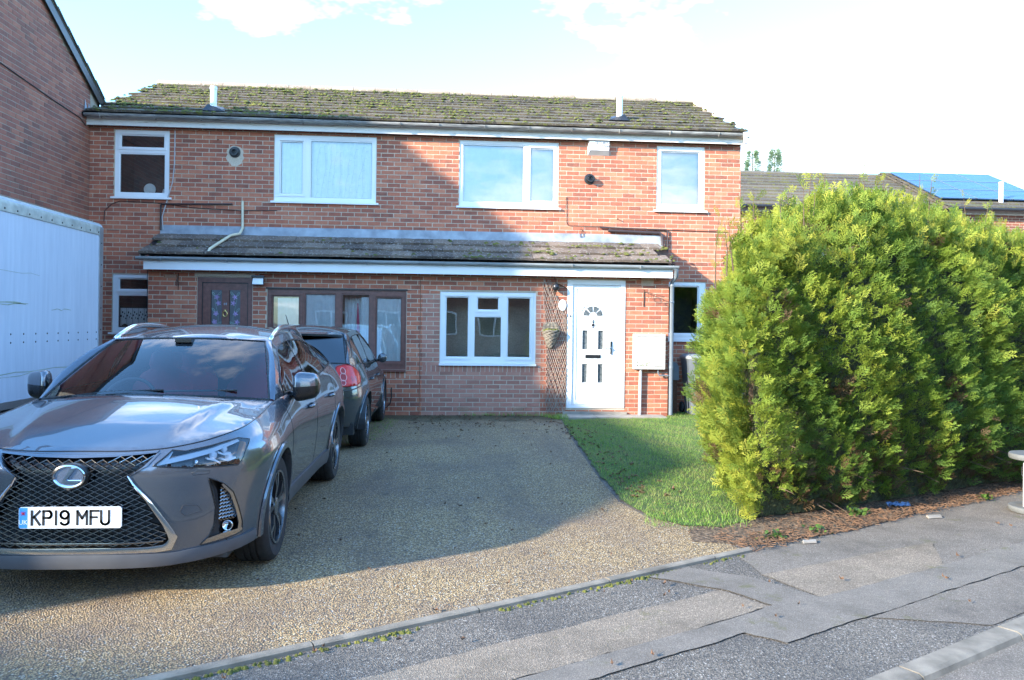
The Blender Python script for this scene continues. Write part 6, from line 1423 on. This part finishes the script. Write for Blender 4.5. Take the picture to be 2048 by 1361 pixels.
tint = np.clip(.41 + .22 * lf + .12 * rg.normal(size=n) + .14 * np.sin(pos[:, 0] * 3.3 + pos[:, 2] * 2) + .10 * (t - .3), .2, 1.)  # left end yellower, rest greener: sunlit and shaded sides put into the tint
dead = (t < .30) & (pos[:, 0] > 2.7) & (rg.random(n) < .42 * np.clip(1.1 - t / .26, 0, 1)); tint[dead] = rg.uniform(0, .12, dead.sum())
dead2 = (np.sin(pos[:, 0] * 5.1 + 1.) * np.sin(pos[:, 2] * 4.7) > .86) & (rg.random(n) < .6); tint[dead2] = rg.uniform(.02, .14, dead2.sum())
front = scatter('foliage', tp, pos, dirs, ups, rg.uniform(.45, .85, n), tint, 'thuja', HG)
c = tri_pts(7000); zt = hz_(c[:, 0], c[:, 1]); ed = np.array([min(abs((b[0] - a[0]) * (p[1] - a[1]) - (b[1] - a[1]) * (p[0] - a[0])) / math.hypot(b[0] - a[0], b[1] - a[1]) for a, b in zip(BASE, BASE[1:] + BASE[:1])) for p in c])
z = zt - .30 * np.exp(-ed / .25) + rg.uniform(-.2, .10, len(c)); pos = np.stack([c[:, 0], c[:, 1], z], 1); n = len(pos)
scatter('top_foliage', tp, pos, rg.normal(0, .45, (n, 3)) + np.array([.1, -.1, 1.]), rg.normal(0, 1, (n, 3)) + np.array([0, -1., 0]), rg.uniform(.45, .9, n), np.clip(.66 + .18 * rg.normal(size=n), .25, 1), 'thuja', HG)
core = MB(); v = []; K, J = 60, 9     # solid dark core for the hedge's inner twigs, added to block light
P = np.array(BASE + [BASE[0]]); dl_ = np.hypot(*np.diff(P, axis=0).T); cum = np.concatenate([[0], np.cumsum(dl_)])
for j in range(J):
    tz_ = j / (J - 1)
    for i in range(K):
        u = cum[-1] * i / K; k = min(len(dl_) - 1, int(np.searchsorted(cum, u, 'right') - 1)); p = P[k] + (P[k + 1] - P[k]) * (u - cum[k]) / dl_[k]; rd = p - HC; L_ = np.linalg.norm(rd); q = p - rd / L_ * (.20 + .30 * max(0, tz_ - .6) / .4 + rnd.uniform(0, .08)); v.append((q[0], q[1], .02 + tz_ * (float(hz_(p[0], p[1])) - .32)))
core.add(v, [(j * K + i, j * K + (i + 1) % K, (j + 1) * K + (i + 1) % K, (j + 1) * K + i) for j in range(J - 1) for i in range(K)] + [tuple((J - 1) * K + i for i in range(K))]); plain('twigs', (.045, .05, .016), .95, var=.5, scale=25., bump=.05, bscale=30.); core.build('inner_core', 'twigs', HG)
# leading shoots above the top, and bare stems
sh = MB(); sp_pos, sp_dir = [], []
for k in range(46):
    i = rnd.randrange(0, 3); t_ = rnd.random(); a, b = BASE[i], BASE[i + 1]; x = a[0] + (b[0] - a[0]) * t_; y = a[1] + (b[1] - a[1]) * t_ + rnd.uniform(.25, 1.2); zt0 = float(hz_(x, y)); h = rnd.uniform(.12, .42)
    if k in (0, 1): x, y, h = 2.62 + k * .1, 6.7 + k * .3, .62 - k * .2; zt0 = 2.1
    p0 = Vector((x, y, zt0 - .3)); p1 = Vector((x + rnd.uniform(-.05, .05), y, zt0 + h)); sh.tube([p0, p0.lerp(p1, .5) + Vector((rnd.uniform(-.02, .02), 0, 0)), p1], [.008, .005, .002], 5)
    for q in range(int(4 + h * 12)): f_ = rnd.uniform(.25, 1.); sp_pos.append(p0.lerp(p1, f_)); w = rnd.uniform(0, 6.28); sp_dir.append((math.cos(w) * .7, math.sin(w) * .7, rnd.uniform(.5, 1.2)))
tag(sh.build('leading_shoots', 'bark', HG), kind='stuff')
n = len(sp_pos); scatter('shoot_foliage', tp, np.array(sp_pos), np.array(sp_dir), rg.normal(0, 1, (n, 3)), rg.uniform(.35, .9, n), np.clip(.82 + .1 * rg.normal(size=n), 0, 1), 'thuja', HG)
bs = MB()
for k in range(26):
    t_ = rnd.random(); i = rnd.randrange(0, 3); a, b = BASE[i], BASE[i + 1]; x, y = a[0] + (b[0] - a[0]) * t_, a[1] + (b[1] - a[1]) * t_; nx_, ny_ = (b[1] - a[1]), -(b[0] - a[0]); l = math.hypot(nx_, ny_); p = Vector((x - nx_ / l * .3, y - ny_ / l * .3, rnd.uniform(.1, .6))); q = p + Vector((nx_ / l, ny_ / l, rnd.uniform(-.3, .3))) * rnd.uniform(.25, .5) + Vector((rnd.uniform(-.2, .2), 0, 0)); bs.tube([p, p.lerp(q, .6) + Vector((0, 0, .03)), q], [.009, .006, .002], 5)
tag(bs.build('dead_twigs', 'bark', HG), kind='stuff')
for x, y in ((2.7, 7.0), (3.6, 7.4), (4.7, 7.9), (5.8, 8.4), (6.9, 9.0)): MB().tube([(x, y, 0), (x + .05, y, 1.2), (x, y + .1, 2.2)], [.06, .045, .02], 8).build('trunk', 'bark', HG)
# grass
def blades(poly, n, h0, h1, name, parent=None, tint=(.5, .22), keep=None):
    P = np.array(poly); pts = []
    while len(pts) < n:
        q = rg.uniform(P.min(0), P.max(0))
        if inpoly(q[0], q[1], poly) and (keep is None or keep(q)): pts.append(q)
    pts = np.array(pts); V = np.array([(-.0035, 0, 0), (.0035, 0, 0), (-.0028, .55, .02), (.0028, .55, .02), (0, 1., .12)]); F = np.array([(0, 1, 3), (0, 3, 2), (2, 3, 4)])
    V2 = V.copy(); V2[:, 2] *= 3
    pos = np.column_stack([pts, np.full(n, .013)]); d = rg.normal(0, .38, (n, 3)); d[:, 2] = 1; s = rg.uniform(h0, h1, n); 
    tpl = [(V * np.array([12., 1, 1]) * np.array([1, 1, 1]), F), (V2 * np.array([12., 1, 1]), F)]
    return scatter(name, tpl, pos, d, rg.normal(0, 1, (n, 3)), s, np.clip(tint[0] + tint[1] * rg.normal(size=n) + .22 * np.sin(pts[:, 0] * 3.7 + 1.) * np.sin(pts[:, 1] * 2.9) + .15 * np.sin(pts[:, 0] * 11. + pts[:, 1] * 7.), .0, 1), 'grass_blade', parent)
def near(q): return not inpoly(q[0], q[1], BASE) and q[0] < 5.3 and (q[1] > 5.9)
g = blades(LAWN, 70000, .012, .036, 'grass', keep=near); tag(g, "short bright green lawn between the driveway and the hedge", 'grass', kind='stuff')
g = blades([(1.5, 5.98), (1.9, 5.9), (2.35, 5.95), (2.45, 6.35), (2.0, 6.55), (1.62, 6.5)], 500, .02, .055, 'long_grass', tint=(.6, .2)); tag(g, "longer tufts of grass at the corner of the lawn by the hedge foot", 'grass', kind='stuff')
g = blades([(1.75, 12.8), (1.95, 12.8), (2.0, 13.38), (1.5, 13.38), (.2, 13.38), (.2, 13.33), (1.5, 13.30)], 1100, .025, .07, 'wall_grass', tint=(.5, .2)); tag(g, "grass tufts growing along the foot of the porch wall", 'grass', kind='stuff')
g = blades([(-1.3, 9.9), (-1.0, 10.1), (-.85, 11.2), (-.75, 12.6), (-1.1, 12.9), (-1.4, 12.), (-1.5, 10.5)], 900, .015, .05, 'drive_grass', tint=(.45, .2)); tag(g, "ragged grass growing on the drive beside the dark hatchback", 'grass', kind='stuff')
moss_e = MB()
mo2 = empty('edge_moss', (*rp(1, -.04), 0)); tag(mo2, "line of yellow-green moss along the concrete drive edging", 'moss', kind='stuff')
def em():
    t_ = rnd.uniform(-2.5, 3.7)
    if math.sin(t_ * 3.1) + math.sin(t_ * 7.7) + rnd.uniform(-1, 1) < .1: return None
    return (*rp(t_, -.045 - abs(rnd.gauss(0, .018))), .008)
moss(mo2, 900, em, .005, .014, .3)
for ch in mo2.children: ch.name = 'moss_line'
# fallen leaves, needles and small litter
def leaf_mesh(s):
    a = MB(); a.add([(-.5 * s, 0, .004), (-.2 * s, -.22 * s, .012), (.2 * s, -.2 * s, .006), (.5 * s, 0, .016), (.2 * s, .2 * s, .004), (-.2 * s, .22 * s, .01), (0, 0, .002)], [(0, 1, 6), (1, 2, 6), (2, 3, 6), (3, 4, 6), (4, 5, 6), (5, 0, 6)]); return a
lv = MB()
def drop(n, fn, s0, s1):
    for _ in range(n):
        q = fn()
        if q is None: continue
        s = rnd.uniform(s0, s1); w = rnd.random() * 6.28; c_, s_n = math.cos(w), math.sin(w); a = leaf_mesh(s); lv.add([(q[0] + x * c_ - y * s_n, q[1] + x * s_n + y * c_, .016 + z * 1.5 + (rnd.uniform(-.3, .3) * x)) for x, y, z in a.v], a.f)
drop(150, lambda: (rnd.uniform(-.6, 1.75), 13.3 - abs(rnd.gauss(0, .9))), .03, .075); drop(110, lambda: (1.62 + abs(rnd.gauss(0, .28)), rnd.uniform(7.0, 12.3)), .035, .085); drop(60, lambda: (rnd.uniform(-1.5, 2.), rnd.uniform(4.2, 12.)), .015, .05); drop(40, lambda: rp(rnd.uniform(-1, 8), rnd.uniform(-1.5, .0)), .012, .04)
tag(lv.build('fallen_leaves', 'dead_leaf'), "dry brown leaves scattered on the drive and lawn edge", 'leaves', kind='stuff')
nl = MB()
for _ in range(2600):
    t_ = rnd.uniform(3.75, 9.5); n_ = abs(rnd.gauss(.12, .2)) - .06; x, y = rp(t_, n_); w = rnd.random() * 6.28; l = rnd.uniform(.02, .07); nl.bar((x, y, .014 + rnd.random() * .015), (x + l * math.cos(w), y + l * math.sin(w), .014 + rnd.random() * .03), .0035)
tag(nl.build('hedge_litter', 'dead_leaf'), "brown twig and needle litter under the hedge front", 'litter', kind='stuff')
V = np.array([(0, 0, 0), (-.28, .35, .06), (.28, .35, .06), (-.3, .75, .08), (.3, .75, .08), (0, 1., .0)]); F = np.array([(0, 2, 1), (1, 2, 4), (1, 4, 3), (3, 4, 5)])
for (x, y, nn, lab) in ((*rp(4.15, .10), 40, "small green weed in the litter at the hedge's near corner"), (*rp(4.55, .02), 18, "tiny weed in front of the hedge near a pale paving shard"), (*rp(5.35, .22), 55, "leafy weed under the middle of the hedge"), (*rp(6.9, -.04), 30, "low weed on the pavement edge towards the cable reel")):
    r_ = empty('weed', (x, y, .01), lab, 'weed', 'weeds below the hedge'); n = nn; w = rg.uniform(0, 6.28, n); d = np.column_stack([np.cos(w), np.sin(w), rg.uniform(.2, 1.1, n)]); ps = np.column_stack([x + rg.normal(0, .05, n), y + rg.normal(0, .035, n), rg.uniform(.01, .05, n)]); scatter('leaves', [(V, F)], ps, d, rg.normal(0, .4, (n, 3)) + np.array([0, 0, 1.]), rg.uniform(.025, .05, n), rg.random(n), 'weed', r_, None)
sh_ = MB(); sh_.prism([(0, 0), (.1, .01), (.12, .07), (.03, .08)], 0, .014)
for (x, y, s, lab) in ((*rp(4.22, -.10), 1., "pale flat stone shard at the driveway corner under the hedge"), (*rp(5.75, -.16), 1.25, "pale flat tile shard on the pavement in front of the hedge")):
    m = MB(); m.add([(x + a * s, y + b * s, .01 + c) for a, b, c in ((0, 0, 0), (.11, .02, 0), (.13, .075, 0), (.02, .06, 0), (0.005, .002, .013), (.105, .02, .012), (.125, .07, .013), (.022, .056, .012))], [(4, 5, 6, 7), (0, 1, 5, 4), (1, 2, 6, 5), (2, 3, 7, 6), (3, 0, 4, 7)]); tag(m.build('stone_shard', 'slab'), lab, 'stone', 'stone shards by the hedge')
m = MB(); x, y = rp(5.8, .20)
v = []
for i in range(9):
    for j in range(4): v.append((x + i * .028 + rnd.uniform(-.006, .006), y + i * .006 + j * .03, .02 + rnd.uniform(0, .035)))
m.add(v, [(4 * i + j, 4 * i + 4 + j, 4 * i + 5 + j, 4 * i + 1 + j) for i in range(8) for j in range(3)]); plain('blue_wrap', (.10, .17, .30), .25, var=.4, scale=40.); tag(m.build('plastic_wrapper', 'blue_wrap'), "crumpled blue plastic wrapper lying under the hedge", 'wrapper')
# cable reel at the right edge
plain('reel_grey', (.13, .133, .13), .7, var=.25, scale=12.); plain('cardboard', (.30, .17, .09), .85, var=.2)
CRL = empty('cable_reel', (4.98, 6.42, .01), "empty cable reel with round grey ends standing at the right edge by the hedge", 'cable reel')
cx_, cy_ = 4.98, 6.42
for z0 in (.01, .455): MB().lathe([(.03, 0), (.195, 0), (.20, .008), (.20, .038), (.195, .045), (.03, .045)], (cx_, cy_, z0), 'z', 40).build('reel_end', 'reel_grey', CRL, True, auto=40)
MB().lathe([(.085, .0), (.085, .41)], (cx_, cy_, .05), 'z', 24, cap=False).build('core', 'cardboard', CRL, True)
for k in range(4):
    w = k * math.pi / 2 + math.pi + .1; px_, py_ = cx_ + .10 * math.cos(w), cy_ + .10 * math.sin(w); MB().tube([(px_, py_, .05), (px_, py_, .46)], .017, 10).build('tie_rod', 'upvc', CRL, True)
    MB().tube([(px_ - .02, py_, .40), (px_ - .035, py_, .385), (px_ - .035, py_, .33), (px_ - .022, py_, .31)], .003, 5).build('wire_clip', 'chrome', CRL)
# distant conifers
def conifer(x, y, h, w, label, seed):
    T_ = empty('conifer_tree', (x, y, 0), label, 'tree', 'conifers beyond the far roofs'); MB().tube([(x, y, -.1), (x, y, h * .5), (x, y, h)], [.14, .08, .015], 8).build('trunk', 'bark', T_)
    n = 1700; t_ = rg.random(n) ** .75; w_ = rg.uniform(0, 6.28, n); r_ = w * (1 - t_) ** .8 * np.sqrt(rg.random(n)) * (.75 + .35 * np.sin(w_ * 3 + t_ * 22 + seed)) + .03; ps = np.column_stack([x + r_ * np.cos(w_), y + r_ * np.sin(w_), .8 + t_ * (h - .85)]); d = np.column_stack([np.cos(w_), np.sin(w_), rg.uniform(-.2, .7, n)])
    scatter('crown', tp[:3], ps, d, rg.normal(0, 1, (n, 3)), rg.uniform(1.0, 1.9, n), rg.random(n), 'conifer', T_, None)
conifer(13.12, 34., 9.25, 1.9, "bushy conifer tip showing over the far roof next to the house corner", 1.); conifer(14.12, 34., 9.35, 1.2, "slim conifer tip showing over the far roof, farther from the house corner", 2.)
